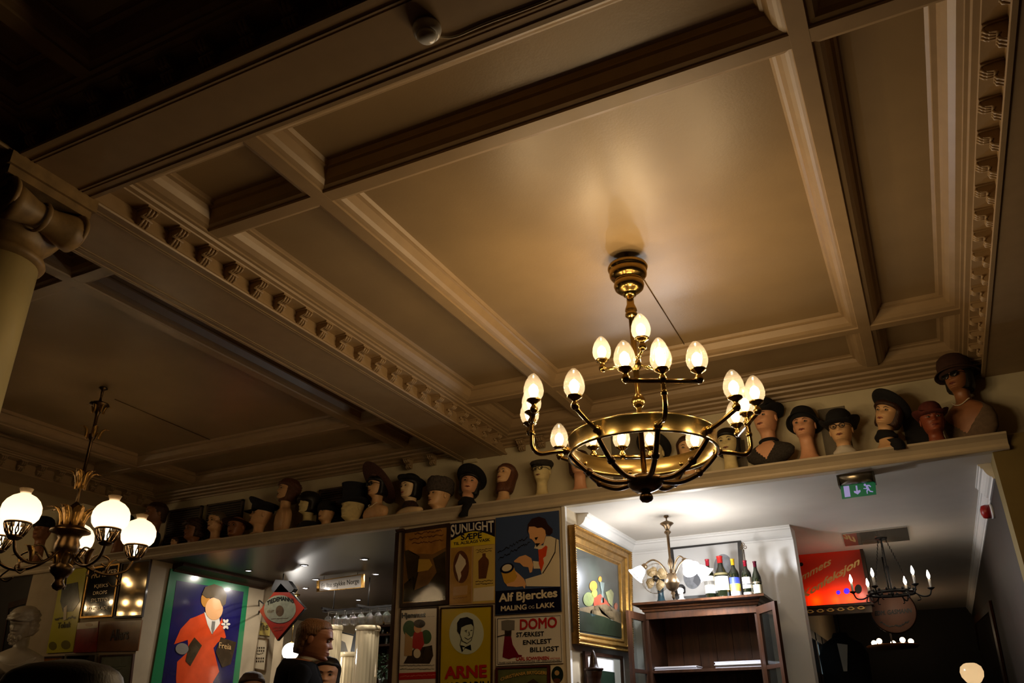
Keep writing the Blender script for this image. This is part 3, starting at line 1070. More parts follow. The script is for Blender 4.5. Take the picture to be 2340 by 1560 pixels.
def scarf(root, fn, mat, z0=-.46, z1=-.16, fat=.09, name='collar', wob=.02):
    rings = []
    for i in range(9):
        z = z0 + (z1 - z0) * i / 8
        w, yf, yb = interp(SHOULDER + HT[1:], z)
        f = fat * math.sin(PI * (i + .6) / 9.2)
        rings.append([fn(Vector(((w + f + wob * math.sin(5 * a + i)) * math.cos(a), ((-yf if math.sin(a) < 0 else yb) + f + wob * math.cos(4 * a + i)) * math.sin(a), z))) for a in [2 * PI * k / 30 for k in range(30)]])
    return MB().loft(rings).build(name, mat, root)


def garment(root, fn, mat, lower, grow=.03, z_to=-.44, name='garment', vneck=True):
    tab = lower + HT
    rings = []
    zs = [lower[0][0] + (z_to - lower[0][0]) * i / 24 for i in range(25)]
    for z in zs:
        w, yf, yb = interp(lower + [r for r in HT if r[0] > lower[-1][0]], z)
        ring = []
        for k in range(72):
            a = 2 * PI * k / 72
            s_, c = math.sin(a), math.cos(a)
            gr = grow
            if vneck and s_ < -.3:
                lim = .30 * max(0, (z - (lower[0][0] + .25)) / .3)
                q = max(0, min(1, (lim + .05 - abs(c)) / .05)) if lim > 0 else 0
                gr = grow * (1 - q) - .03 * q
            ring.append(fn(Vector(((w + gr) * c, ((-yf if s_ < 0 else yb) + gr) * s_, z))))
        rings.append(ring)
    return MB().loft(rings).build(name, mat, root)


def pearls(root, fn, mat, z=-.40, r=.30, drop=.18):
    mb = MB()
    for k in range(26):
        a = -PI + PI * k / 25
        p = Vector((r * math.cos(a) * 1.0, -.16 + .18 * math.sin(a), z - drop * (-math.sin(a)) ** 2))
        mb.ell(p, .022, 6, 4)
    local(fn, mb).build('necklace', mat, root)


SK = {
    'tan': M('wax_tan', (226, 180, 130), .45, var=.06, scale=20),
    'pale': M('wax_pale', (236, 206, 160), .45, var=.05, scale=20),
    'pink': M('wax_pink', (226, 168, 128), .5, var=.06, scale=20),
    'brown': M('wax_brown', (152, 100, 64), .45, var=.08, scale=20),
    'linen': M('linen_yellow', (222, 204, 148), .8, var=.08, scale=30),
    'red': M('terracotta', (142, 72, 46), .5, var=.08, scale=20),
}
FB = {
    'black': M('black_felt', (13, 12, 13), .9, var=.2, scale=40),
    'navy': M('navy_felt', (16, 17, 28), .85, var=.2, scale=40),
    'brown': M('brown_felt', (62, 36, 24), .9, var=.2, scale=40),
    'grey': M('grey_fur', (76, 66, 58), .95, var=.4, scale=60, bump=.5, bscale=120),
    'rust': M('rust_felt', (88, 34, 24), .85, var=.2, scale=40),
    'mauve': M('mauve_straw', (92, 60, 50), .85, var=.25, scale=50),
    'tweed': M('tweed', (52, 46, 40), .95, var=.4, scale=90),
    'white': M('white_linen', (204, 196, 180), .85),
    'fur': M('brown_fur', (54, 34, 22), .95, var=.5, scale=60, bump=.6, bscale=90),
    'dress': M('taupe_dress', (104, 84, 64), .85, var=.15, scale=40),
}
HR = {
    'dark': M('hair_black', (17, 13, 11), .5, var=.3, scale=30, stretch=(8, 8, 1), bump=.12, bscale=30),
    'brown': M('hair_brown', (60, 34, 20), .5, var=.4, scale=30, stretch=(8, 8, 1), bump=.5, bscale=30),
    'auburn': M('hair_auburn', (96, 54, 30), .5, var=.4, scale=30, stretch=(8, 8, 1), bump=.5, bscale=30),
    'grey': M('hair_grey', (96, 82, 66), .6, var=.3, scale=30, stretch=(8, 8, 1)),
}
m_pearl = M('pearl', (226, 214, 190), .2)
m_lens = M('dark_lens', (12, 10, 10), .06, coat=.8)
ZL = 2.952
YH = 6.07
GRP = 'display heads in hats along the ledge'


def mann(u, vtop, label, skin='tan', h=.21, base='neck', yaw=0.0, nod=0.0, roll=0.0, hatk=None, hatm='black', band=None, htilt=(0, 0), seat=.70, hsize=1.0, hair=None, hairargs=None,
         face=True, spec=None, coll=None, garm=None, lower=None, neck=None, y=None, pearl=False, ears=True, lip=(120, 50, 45), vb=None, extra=None):
    """one display head; u = pixel column, vtop = pixel row of the chin, placed on the ledge"""
    yy = y or YH
    chin = PY(u, vtop, yy)
    z0 = chin.z - ZL
    low = {'neck': None, 'flare': FLARE, 'shoulder': SHOULDER, 'cut': BUSTCUT}[base]
    if low:
        need = -low[0][0] * h
    else:
        need = .42 * h
    # stretch the part below the neck so that it reaches the ledge
    lo = [list(r) for r in (low or [(-.60, .30, -.25, .33), (-.50, .262, -.21, .305)])]
    tgt = -z0 / h
    z_old, z_ref = lo[0][0], lo[-1][0]
    if tgt < z_ref - .04:
        for r in lo:
            r[0] = z_ref + (r[0] - z_ref) * (tgt - z_ref) / (z_old - z_ref)
    else:
        lo = [[tgt, .30, -.25, .33], [max(tgt + .05, -.5), .27, -.22, .31]] if tgt < -.30 else [[tgt, .25, -.22, .30]]
    lo = [tuple(r) for r in lo]
    rt = thing('mannequin', label, 'mannequin', (chin.x, yy, ZL), yaw * 0, GRP)
    view = math.atan2(-chin.x, -(-yy)) * 0
    fn0 = tilt_fn(h, z0, 0, nod, roll)
    Rz = Matrix.Rotation(yaw, 3, 'Z')

    def fn(p):
        return Rz @ fn0(p)
    mk_head(rt, fn, SK[skin], lo, ears=ears)
    if face:
        face_bits(rt, fn, lip)
    if hair:
        mk_hair(rt, fn, HR[hair], **(hairargs or {}))
    if hatk:
        hat(rt, fn, hatk, FB[hatm], FB[band] if band else None, htilt, seat, hsize)
    if spec == 'clear':
        glasses(rt, fn, m_iron)
    if spec == 'dark':
        glasses(rt, fn, m_iron, m_lens, .12)
    if coll:
        scarf(rt, fn, FB[coll])
    if garm:
        garment(rt, fn, FB[garm], lo)
    if pearl:
        pearls(rt, fn, m_pearl)
    if neck:
        scarf(rt, fn, FB[neck], -.40, -.28, .05, 'neck_band', 0)
    return rt


LONG = dict(low=-.35, puff=.10, line=.80, side=.2)
BOB = dict(low=.0, puff=.10, line=.72, side=.2)
SHORT = dict(low=.10, puff=.045, line=.78, side=.8, burn=.46)
CURL = dict(low=-.1, puff=.13, line=.74, side=.3, curl=.04)
mann(92, 1232, 'mannequin head in a black bonnet behind the globe chandelier', 'brown', hatk='cap', yaw=.2, h=.22)
mann(272, 1228, 'mannequin head in a dark hat behind two glowing globe lamps', 'brown', hatk='cap', hatm='navy', yaw=-.2, h=.22)
mann(352, 1196, 'tall dark-coated mannequin bust with combed brown hair, nearest the globe lamps', 'brown', base='shoulder', garm='black', hair='brown', hairargs=SHORT, yaw=-.5, h=.225, lip=(100, 50, 40))
mann(398, 1247, 'tiny doll head on the ledge beside the dark-coated bust', 'tan', hair='brown', hairargs=SHORT, h=.085, yaw=-.4, y=6.03)
mann(440, 1232, 'brown mannequin head with a shaggy dark feathered wig', 'brown', hair='brown', hairargs=dict(low=.1, puff=.16, line=.72, side=.3, curl=.07), yaw=-.3, h=.20)
mann(492, 1212, 'pale mannequin head with flat grey hair and closed expression', 'tan', base='shoulder', hair='grey', hairargs=SHORT, yaw=-.2, h=.19)
mann(537, 1226, 'mannequin head under a low brown felt hat and white collar', 'brown', hatk='wide', hatm='brown', hsize=.72, yaw=.1, h=.20, seat=.62, coll='white')
mann(590, 1199, 'mannequin head in a navy peaked sailor cap', 'tan', hatk='peaked', hatm='navy', yaw=-.75, nod=-.12, h=.205, base='shoulder', seat=.66)
mann(652, 1142, 'tall mannequin woman with curly auburn hair and bare shoulders', 'tan', base='shoulder', hair='auburn', hairargs=CURL, yaw=-.6, nod=-.12, h=.20, lip=(140, 50, 40))
mann(703, 1172, 'pale cloth head with a black bobbed wig and black shoulder drape', 'linen', base='shoulder', hair='dark', hairargs=dict(low=.0, puff=.16, line=.62, side=.2), yaw=-.5, h=.19, face=False, garm='black')
mann(744, 1190, 'small mannequin head in a black knitted cap', 'tan', hatk='cap', yaw=-.2, h=.17, seat=.62)
mann(803, 1186, 'blank cloth head wearing a tall black silk top hat', 'linen', hatk='top', hatm='navy', yaw=-.3, h=.23, face=False, seat=.62, band='black')
mann(861, 1133, 'mannequin woman in a wide mauve straw hat, spectacles and pearl necklace', 'tan', base='shoulder', hatk='wide', hatm='mauve', htilt=(-.65, .1), seat=.62, hair='dark', hairargs=BOB, yaw=-.35, h=.195, spec='dark', pearl=True)
mann(937, 1138, 'mannequin woman in a black skullcap with a brown fur collar', 'pale', base='shoulder', hatk='halo', hsize=.86, hair='dark', hairargs=BOB, yaw=-.35, h=.20, coll='fur', htilt=(-.2, 0), lip=(150, 40, 40))
mann(1000, 1158, 'smiling mannequin man in a grey fur hat', 'tan', hatk='fur', hatm='grey', yaw=-.45, nod=-.08, h=.21, seat=.62)
mann(1068, 1130, 'mannequin woman in a black velvet hat with black scarf hanging over the ledge', 'pink', base='flare', hatk='halo', htilt=(-.35, .15), hair='dark', hairargs=BOB, yaw=.35, nod=-.15, roll=.12, h=.205, coll='black', garm=None)
mann(1150, 1108, 'mannequin woman with shoulder-length auburn hair and lifted chin', 'tan', base='flare', hair='auburn', hairargs=LONG, yaw=-.25, nod=-.30, h=.185, lip=(140, 60, 50))
mann(1238, 1100, 'mannequin man in a dark flat cap and wire spectacles', 'linen', base='flare', hatk='flat', hatm='tweed', yaw=.0, nod=-.05, h=.185, spec='clear')
mann(1325, 1085, 'pink mannequin bust seen below the brass chandelier ring', 'pink', base='flare', hair='brown', hairargs=BOB, yaw=.2, h=.195)
mann(1496, 1062, 'mannequin head in a large round black hat behind the brass chandelier', 'linen', base='flare', hatk='halo', htilt=(-.5, 0), hsize=1.0, yaw=-.1, h=.20)
mann(1577, 1056, 'mannequin head framed by a dark brown wig behind the brass chandelier', 'tan', base='flare', hair='brown', hairargs=LONG, yaw=.1, h=.20)
mann(1668, 1040, 'yellowish mannequin head with dark bobbed wig beside the bust in a tailcoat', 'linen', base='flare', hair='dark', hairargs=BOB, yaw=-.1, h=.20)
mann(1753, 986, 'mannequin man in a black bowler with grey jacket and black neckband on a pedestal bust', 'pink', base='cut', hatk='bowler', yaw=-.35, h=.215, garm='tweed', neck='black', seat=.66)
mann(1842, 1001, 'long-necked brown mannequin in a black cloche hat', 'pink', base='flare', hatk='cloche', htilt=(-.18, .0), yaw=-.15, nod=-.05, h=.205, band=None, hsize=1.05, seat=.62, y=6.11)
mann(1927, 1011, 'mannequin man in a black bowler, round spectacles and white collar', 'tan', base='neck', hatk='bowler', hsize=1.08, yaw=-.12, h=.20, spec='clear', coll='white', seat=.62, y=6.02)
mann(2020, 975, 'mannequin woman tilting her head under a round black felt hat, dark scarf trailing', 'tan', base='flare', hatk='halo', htilt=(-.45, .1), hair='brown', hairargs=BOB, yaw=-.5, roll=.32, nod=-.1, h=.20, coll='black', lip=(140, 50, 45))
mann(2138, 990, 'ruddy mannequin man in a rust coloured felt hat', 'red', base='neck', hatk='bowler', hatm='rust', hsize=.92, yaw=.1, h=.195, seat=.62, y=5.99)
mann(2196, 893, 'tall mannequin woman in a brown cloche, dark glasses, pearls and taupe dress', 'brown', base='shoulder', hatk='cloche', hatm='brown', hsize=1.2, htilt=(.15, -.1), hair='dark', hairargs=BOB, yaw=-.55, h=.205, spec='dark', garm='dress', pearl=True, y=6.11)

# scarf ends hanging over the ledge
for pts, lab in (([(1062, 1145), (1070, 1152), (1062, 1166), (1060, 1180)], 'black scarf end hanging over the ledge below the velvet hat'), ([(2040, 1002), (2052, 1012), (2056, 1026)], 'dark scarf end hanging over the ledge below the tilted woman')):
    P = bez([PY(u, v, 5.94) for u, v in pts], 4)
    rr = [Vector((.045, 0, 0))] * len(P)
    mb = MB().loft([[p + Vector((-.040 + .012 * math.sin(i), -.006, 0)), p + Vector((0, -.014, 0)), p + Vector((.040, -.006, 0)), p + Vector((.036, .006, 0)), p + Vector((-.036, .006, 0))] for i, p in enumerate(P)])
    tag(mb.build('scarf', FB['black']), lab, 'scarf')

# boards and grilles leaning on the wall behind the heads
m_board = M('grey_card', (112, 104, 88), .8, var=.08)
m_slat = M('brown_slat', (84, 70, 52), .6, var=.15)


def board(u0, v0, u1, v1, label, mat, slats=True, name='wall_grille', cat='grille'):
    a, b = PY(u0, v0, 6.235), PY(u1, v1, 6.235)
    x0, x1, zt = a.x, b.x, (a.z + b.z) / 2
    r = thing(name, label, cat, ((x0 + x1) / 2, 6.22, ZL))
    W = (x1 - x0) / 2
    H = zt - ZL
    MB().box((-W, .018, 0), (W, .029, H)).build('panel', mat, r)
    if slats:
        fr = MB()
        fr.box((-W, -.004, 0), (-W + .02, .014, H)).box((W - .02, -.004, 0), (W, .014, H)).box((-W, -.004, H - .02), (W, .014, H)).box((-W, -.004, 0), (W, .014, .02))
        fr.build('frame', m_slat, r)
        n = int((H - .04) / .024)
        for k in range(n):
            z = .03 + k * .024
            MB().box((-W + .02, 0, z), (W - .02, .012, z + .012), Matrix.Translation((0, 0, 0))).build('slat', m_slat, r)


board(388, 1166, 464, 1156, 'slatted brown grille behind the shaggy feathered wig', m_dark)
board(476, 1152, 558, 1142, 'slatted brown grille behind the pale grey-haired head', m_dark)
board(732, 1118, 838, 1105, 'dark slatted grille between the bobbed wig and the top hat', m_dark)
board(1395, 993, 1460, 985, 'grey card leaning on the wall behind the round black hat', m_board, False, 'card_panel', 'card')
board(1660, 1010, 1700, 1004, 'grey card leaning on the wall behind the dark bobbed wig', m_board, False, 'card_panel', 'card')
board(1868, 936, 1928, 926, 'grey card leaning on the wall behind the bowler with spectacles', m_board, False, 'card_panel', 'card')
board(2058, 950, 2110, 943, 'black card leaning on the wall between the tilted woman and the rust hat', m_black, False, 'card_panel', 'card')
bx = PY(1076, 1053, 6.24)
tag(MB().box((bx.x - .07, 6.222, bx.z - .02), (bx.x + .07, 6.25, bx.z + .05)).box((bx.x - .064, 6.216, bx.z - .014), (bx.x + .064, 6.222, bx.z + .044)).build('junction_box', m_cream), 'small cream junction box on the wall at the end of the long beam', 'junction box')

# ---------------------------------------------------------------- signs and posters on the two pillars
def E(name, col, rough=.22, **k):
    return M('enamel_' + name, col, rough, coat=.5, **k)


e_cream = E('cream', (222, 208, 178))
e_white = E('white', (228, 220, 206))
e_yellow = E('yellow', (222, 196, 44))
e_navy = E('navy', (18, 18, 44))
e_blue = E('blue', (58, 76, 112))
e_red = E('red', (186, 40, 32))
e_crim = E('crimson', (120, 22, 44))
e_black = E('black', (16, 14, 14))
e_tan = E('tan', (188, 152, 100))
e_ochre = E('ochre', (176, 134, 58), var=.15, scale=14)
e_green = E('green', (34, 122, 76))
e_leaf = E('leaf', (58, 96, 48))
e_skin = E('skin', (226, 170, 116))
e_brown = E('brown', (98, 58, 30), var=.2, scale=16)
e_umber = E('umber', (58, 44, 28), var=.3, scale=14)
e_grey = E('grey', (124, 120, 112))
e_gold = E('gold', (210, 168, 84))
e_orange = E('orange', (216, 74, 30), var=.08, scale=10)
e_pale = E('palegreen', (206, 214, 190))
PB = Plane('Y', 6.016, (0, -1, 0))


def zc(pts, ox, oy, s):
    return [(ox + a / s, oy + b / s) for a, b in pts]


def sign(name, label, corners, pl, mat, frame=None, fw=0.0, cat='sign', group=None, th=.012):
    """board with optional raised frame; corners TL, TR, BR, BL in pixels"""
    c = [pl.at(*q) for q in corners]
    ctr = sum(c, Vector()) / 4
    base = Vector((ctr.x, ctr.y, min(p.z for p in c)))
    r = thing(name, label, cat, base, 0, group)
    MB().prism([p + pl.out * .002 for p in c], -pl.out * th).build('board', mat, r, True)
    if frame:
        for i in range(4):
            a, b = c[i], c[(i + 1) % 4]
            ia, ib = a.lerp(ctr, fw), b.lerp(ctr, fw)
            oa, ob_ = a + (a - ctr).normalized() * .004, b + (b - ctr).normalized() * .004
            MB().prism([p + pl.out * .012 for p in (oa, ob_, ib, ia)], -pl.out * .022).build('frame_bar', frame, r, True)
    return r


def scribble(r, pl, rows, mat, amp=1.0, step=3.0, wpx=.9, name='script'):
    """unreadable small handwriting or print: wavy lines (u0, v0, u1, v1)"""
    mb = MB()
    rnd = random.Random(len(rows) * 7 + int(rows[0][0]))
    for u0, v0, u1, v1 in rows:
        n = max(4, int(abs(u1 - u0) / step))
        up, dn = [], []
        for k in range(n + 1):
            t = k / n
            u, v = u0 + (u1 - u0) * t, v0 + (v1 - v0) * t + amp * rnd.uniform(-1, 1)
            up.append(pl.at(u, v - wpx * rnd.uniform(.3, 1), .0055))
            dn.append(pl.at(u, v + wpx * rnd.uniform(.3, 1), .0055))
        b = up + dn[::-1]
        v_ = b
        f = [(i, i + 1, 2 * n - i, 2 * n + 1 - i) for i in range(n)]
        mb.add(v_, f)
    return mb.build(name, mat, r, True)


# --- 1 brown landscape poster in a dark frame
s1 = sign('framed_poster', 'dark-framed brown landscape poster above the magazine poster, reflecting lamps', [(921, 1212), (1027.5, 1196), (1025, 1379), (915, 1387)], PB, M('poster_glass_brown', (120, 88, 46), .05, var=.3, scale=7, coat=1.0), m_wood_d, .085, 'poster')
pg = M('poster_ochre', (164, 116, 50), .08, var=.25, scale=9, coat=1.0)
pd = M('poster_dark', (52, 42, 26), .06, var=.4, scale=9, coat=1.0)
art('sky', zc([(190, 240), (860, 180), (845, 500), (640, 610), (320, 600), (190, 540)], 900, 1180, 7.092), PB, pg, s1)
art('trees', zc([(180, 560), (240, 540), (330, 610), (420, 640), (400, 900), (170, 1090), (160, 1380), (840, 1350), (840, 560), (640, 680), (700, 900), (560, 1100), (330, 1200), (230, 1000)], 900, 1180, 7.092), PB, pd, s1, lift=.005)
art('meadow', zc([(410, 690), (580, 690), (630, 790), (560, 870), (390, 900)], 900, 1180, 7.092), PB, M('poster_straw', (186, 150, 62), .08, coat=1.0), s1, lift=.006)
scribble(s1, PB, [(948, 1220, 1010, 1212), (936, 1232, 1014, 1222), (942, 1242, 1014, 1234)], e_brown, 2.0, 3, 2.0)
# --- 2 soap sign
s2 = sign('enamel_sign', 'yellow and navy soap enamel sign reading SUNLIGHT above two small cameo panels', [(1029.7, 1196), (1131, 1185.5), (1131, 1378), (1027, 1383)], PB, e_tan)
art('header', zc([(925, 115), (1640, 45), (1640, 330), (1280, 245), (925, 385)], 900, 1180, 7.092), PB, e_navy, s2, .005)
arc_ = [(930 + 710 * t, 395 - 65 * t - 120 * math.sin(PI * t)) for t in [i / 12 for i in range(13)]]
art('arch', zc(arc_ + [(1640, 445), (930, 510)], 900, 1180, 7.092), PB, e_yellow, s2, .006)
text('SUNLIGHT', (1032, 1228), (1129.5, 1218), (1032, 1200), PB, e_white, s2, .008, .018, archbot=.40)
text('SÆPE', (1055, 1234), (1102, 1229), (1055, 1221), PB, e_navy, s2, .009, .02)
text('TIL ALSLAGS VASK', (1038, 1246), (1121, 1236), (1038, 1239.5), PB, e_navy, s2, .009, .01)
art('cameo_panel', [(1031, 1253), (1078.5, 1249), (1077, 1377), (1028, 1380)], PB, e_ochre, s2, .004)
art('cameo', oval(1054.5, 1295, 18, 37), PB, e_brown, s2, .006)
art('portrait', zc([(1075, 600), (1165, 700), (1175, 770), (1120, 860), (1090, 900), (1100, 960), (1060, 1060), (1040, 960), (1015, 880), (1000, 800), (1040, 700)], 900, 1180, 7.092), PB, e_cream, s2, .008)
art('caption', [(1037, 1341), (1069, 1337), (1068, 1358), (1036, 1361)], PB, e_tan, s2, .006)
scribble(s2, PB, [(1038, 1347, 1067, 1344), (1038, 1354, 1067, 1351), (1036, 1367, 1068, 1364)], e_brown, .8, 2, .7)
art('bottle_panel', [(1083, 1248), (1130.5, 1244), (1130.5, 1375), (1080, 1379)], PB, E('primrose', (206, 178, 92)), s2, .004)
art('bottle', zc([(1440, 600), (1490, 595), (1495, 650), (1540, 700), (1545, 760), (1500, 1000), (1380, 1010), (1375, 720), (1440, 650)], 900, 1180, 7.092), PB, e_brown, s2, .006)
scribble(s2, PB, [(1088, 1257, 1126, 1253), (1090, 1262, 1124, 1258), (1087, 1329, 1127, 1326), (1087, 1335, 1127, 1332)], e_umber, 1.4, 2, 1.0)
art('caption', [(1083, 1344), (1130, 1339), (1129, 1371), (1082, 1374)], PB, e_cream, s2, .006)
scribble(s2, PB, [(1086, 1353, 1127, 1349), (1085, 1365, 1127, 1361)], e_umber, 2.0, 2, 2.0)
# --- 3 paint sign
s3 = sign('enamel_sign', 'large blue paint enamel sign reading Alf Bjerckes with a white-coated painter', [(1133, 1183), (1277, 1166), (1283, 1396), (1132, 1405)], PB, e_blue)
Q = lambda p: zc(p, 1120, 1150, 6.24)
art('band', Q([(85, 1250), (1000, 1188), (1012, 1530), (80, 1580)]), PB, e_navy, s3, .005)
art('coat', Q([(800, 470), (870, 470), (980, 520), (995, 850), (1000, 1185), (520, 1180), (505, 1080), (740, 1010), (720, 930), (625, 930), (615, 820), (700, 830), (690, 650), (630, 640), (650, 590), (760, 600)]), PB, e_cream, s3, .005)
art('lapel', Q([(940, 500), (950, 510), (935, 700), (850, 860), (760, 1000), (745, 1000), (840, 850), (925, 690)]), PB, e_umber, s3, .007)
art('face', Q([(555, 330), (640, 325), (680, 345), (740, 340), (795, 390), (800, 450), (770, 560), (720, 600), (660, 600), (640, 560), (600, 510), (570, 500), (565, 440), (550, 400)]), PB, e_skin, s3, .007)
art('hair', Q([(545, 300), (600, 220), (700, 190), (790, 220), (830, 300), (900, 370), (895, 420), (850, 460), (800, 440), (790, 370), (740, 345), (680, 352), (640, 330), (560, 332), (545, 440), (536, 380)]), PB, E('hair', (44, 24, 28)), s3, .009)
art('moustache', Q([(640, 490), (690, 480), (660, 530)]), PB, e_black, s3, .009)
art('beard', Q([(650, 570), (720, 570), (670, 622)]), PB, e_black, s3, .009)
art('neckerchief', Q([(690, 660), (740, 650), (800, 600), (822, 620), (800, 750), (760, 780), (772, 850), (735, 970), (700, 860), (700, 770)]), PB, e_orange, s3, .008)
art('hand', Q([(345, 820), (420, 760), (510, 735), (590, 780), (620, 880), (600, 980), (570, 990), (550, 910), (480, 900), (430, 850), (350, 838)]), PB, e_skin, s3, .007)
art('hand', Q([(350, 950), (420, 1010), (490, 1080), (515, 1150), (495, 1215), (470, 1180), (380, 1190), (250, 1180), (215, 1120), (330, 1110), (390, 1040)]), PB, e_skin, s3, .006)
art('paint_tin', Q([(165, 980), (340, 900), (388, 1050), (350, 1110), (230, 1150), (205, 1120)]), PB, E('amber', (206, 158, 60)), s3, .007)
art('tin_rim', Q(oval(248, 925, 100, 70, 24, -.35)), PB, e_navy, s3, .009)
art('tin_lid', Q(oval(248, 920, 72, 48, 24, -.35)), PB, e_cream, s3, .011)
scribble(s3, PB, Q([(115, 680), (540, 460)]) and [(1138, 1262, 1206, 1227), (1140, 1277, 1212, 1238)], e_black, 3.0, 2, 1.6)
text('Alf Bjerckes', (1142, 1375), (1274, 1363), (1142, 1357), PB, e_cream, s3, .008, .035)
text('MALING', (1146, 1396), (1204, 1392), (1146, 1385), PB, e_cream, s3, .008, .03)
text('OG', (1209, 1391), (1222, 1390), (1209, 1384), PB, e_cream, s3, .008, .0)
text('LAKK', (1227, 1390), (1268, 1387), (1227, 1379), PB, e_cream, s3, .008, .03)
Q = lambda p: zc(p, 880, 1140, 3.715)
# --- 4 magazine poster
s4 = sign('framed_poster', 'white magazine poster reading Hjemmet with a child among vegetables', Q([(137, 935), (450, 915), (440, 1620), (112, 1640)]), PB, e_white, m_wood_d, .02, 'poster')
text('Hjemmet', Q([(148, 1010)])[0], Q([(348, 1000)])[0], Q([(148, 968)])[0], PB, e_black, s4, .007, .03)
scribble(s4, PB, [Q([(360, 998)])[0] + Q([(425, 994)])[0]], e_grey, .6, 2, .5)
art('cabbage', Q(oval(210, 1100, 55, 70)), PB, e_leaf, s4, .005)
art('cabbage', Q(oval(350, 1170, 45, 60)), PB, e_leaf, s4, .005)
art('jumper', Q([(250, 1130), (320, 1125), (335, 1230), (300, 1290), (235, 1260), (240, 1170)]), PB, e_red, s4, .007)
art('head', Q(oval(280, 1095, 32, 42)), PB, e_skin, s4, .008)
art('cap', Q(oval(297, 1058, 48, 36)), PB, e_umber, s4, .010)
art('turnip', Q([(175, 1130), (240, 1190), (230, 1330), (165, 1330), (170, 1230)]), PB, e_tan, s4, .006)
art('leeks', Q([(250, 1270), (400, 1240), (410, 1330), (380, 1395), (160, 1395), (200, 1320)]), PB, e_umber, s4, .0055)
art('parsnips', Q(oval(275, 1310, 30, 40)), PB, e_cream, s4, .008)
scribble(s4, PB, [Q([(125, 1412)])[0] + Q([(420, 1412)])[0], Q([(130, 1442)])[0] + Q([(420, 1440)])[0]], e_grey, 1.0, 2, 1.0)
art('red_band', Q([(118, 1478), (442, 1464), (441, 1522), (116, 1535)]), PB, e_red, s4, .005)
scribble(s4, PB, [Q([(130, 1505)])[0] + Q([(430, 1492)])[0]], E('rose', (214, 120, 100)), 1.4, 2, 1.2)
# --- 5 margarine poster
s5 = sign('enamel_sign', 'yellow margarine sign reading ARNE with a smiling boy in a pale oval', Q([(478, 925), (912, 903), (905, 1700), (462, 1720)]), PB, E('lemon', (196, 172, 20)), m_wood_d, .02)
art('oval_field', Q(oval(693, 1140, 146, 178, 40)), PB, e_pale, s5, .005)
hd_ = Q([(620, 1060), (640, 1015), (700, 1005), (745, 1030), (758, 1090), (750, 1150), (735, 1200), (700, 1225), (660, 1205), (640, 1150), (618, 1120)])
art('hair', Q([(615, 1050), (640, 1012), (700, 1000), (748, 1025), (758, 1085), (735, 1060), (690, 1070), (650, 1090), (640, 1150), (615, 1120)]), PB, e_black, s5, .007)
mbf = MB()


def line_art(r, pl, paths, mat, wpx=1.2, lift=.008, name='drawing'):
    mb = MB()
    for pth in paths:
        P = [pl.at(u, v, lift) for u, v in pth]
        q = (pl.at(pth[0][0] + wpx, pth[0][1]) - pl.at(*pth[0])).length
        mb.tube(P, q * .5, 5)
    return mb.build(name, mat, r, True)


line_art(s5, PB, [hd_ + hd_[:1], Q([(680, 1120), (700, 1112)]), Q([(730, 1115), (745, 1112)]), Q([(715, 1125), (722, 1155), (708, 1160)]), Q([(680, 1175), (710, 1192), (738, 1172)]), Q([(650, 1190), (640, 1240), (680, 1250)]), Q([(690, 1120), (695, 1130)])], e_black)
art('bow_tie', Q([(640, 1245), (685, 1255), (730, 1235), (735, 1285), (685, 1265), (655, 1300)]), PB, e_black, s5, .007)
art('collar', Q([(660, 1258), (682, 1258), (668, 1285)]), PB, e_pale, s5, .009)
text('ARNE', Q([(515, 1522)])[0], Q([(864, 1508)])[0], Q([(515, 1425)])[0], PB, e_red, s5, .007, .04)
text('MARGARIN', Q([(490, 1640)])[0], Q([(885, 1625)])[0], Q([(490, 1560)])[0], PB, e_navy, s5, .007, .012)
# --- 6 milk separator sign
s6 = sign('enamel_sign', 'white enamel sign reading DOMO with a crimson cream separator', Q([(942, 1005), (1500, 975), (1511, 1392), (944, 1415)]), PB, e_white)
bd = Q([(956, 1016), (1490, 988), (1500, 1380), (958, 1402)])
line_art(s6, PB, [bd + bd[:1]], e_black, 1.2, .004, 'border')
text('DOMO', Q([(1150, 1108)])[0], Q([(1460, 1086)])[0], Q([(1150, 1024)])[0], PB, e_red, s6, .006, .03)
text('STÆRKEST', Q([(1118, 1170)])[0], Q([(1352, 1160)])[0], Q([(1118, 1133)])[0], PB, e_black, s6, .006, .015)
text('ENKLEST', Q([(1175, 1235)])[0], Q([(1414, 1222)])[0], Q([(1175, 1198)])[0], PB, e_black, s6, .006, .015)
text('BILLIGST', Q([(1235, 1298)])[0], Q([(1478, 1286)])[0], Q([(1235, 1260)])[0], PB, e_black, s6, .006, .015)
text('CARL SCHWENSEN', Q([(1115, 1370)])[0], Q([(1395, 1362)])[0], Q([(1115, 1342)])[0], PB, e_red, s6, .006, .02)
text('KRISTIANIA', Q([(1405, 1360)])[0], Q([(1488, 1357)])[0], Q([(1405, 1345)])[0], PB, e_red, s6, .006)
text('FAAES HOS JERNVAREHANDLERE OG LANDHANDLERE', Q([(970, 1396)])[0], Q([(1490, 1376)])[0], Q([(970, 1382)])[0], PB, e_black, s6, .006)
art('drum', Q([(990, 1035), (1040, 1025), (1102, 1030), (1100, 1110), (1045, 1118), (992, 1110)]), PB, e_grey, s6, .006)
art('neck', Q([(1018, 1112), (1075, 1112), (1072, 1165), (1018, 1165)]), PB, e_umber, s6, .005)
art('stand', Q([(1018, 1165), (1072, 1165), (1085, 1235), (1135, 1320), (1165, 1325), (1160, 1338), (1090, 1345), (1052, 1358), (1000, 1340), (1008, 1250)]), PB, e_crim, s6, .006)
line_art(s6, PB, [Q([(955, 1168), (1025, 1150)])], e_umber, 1.6)
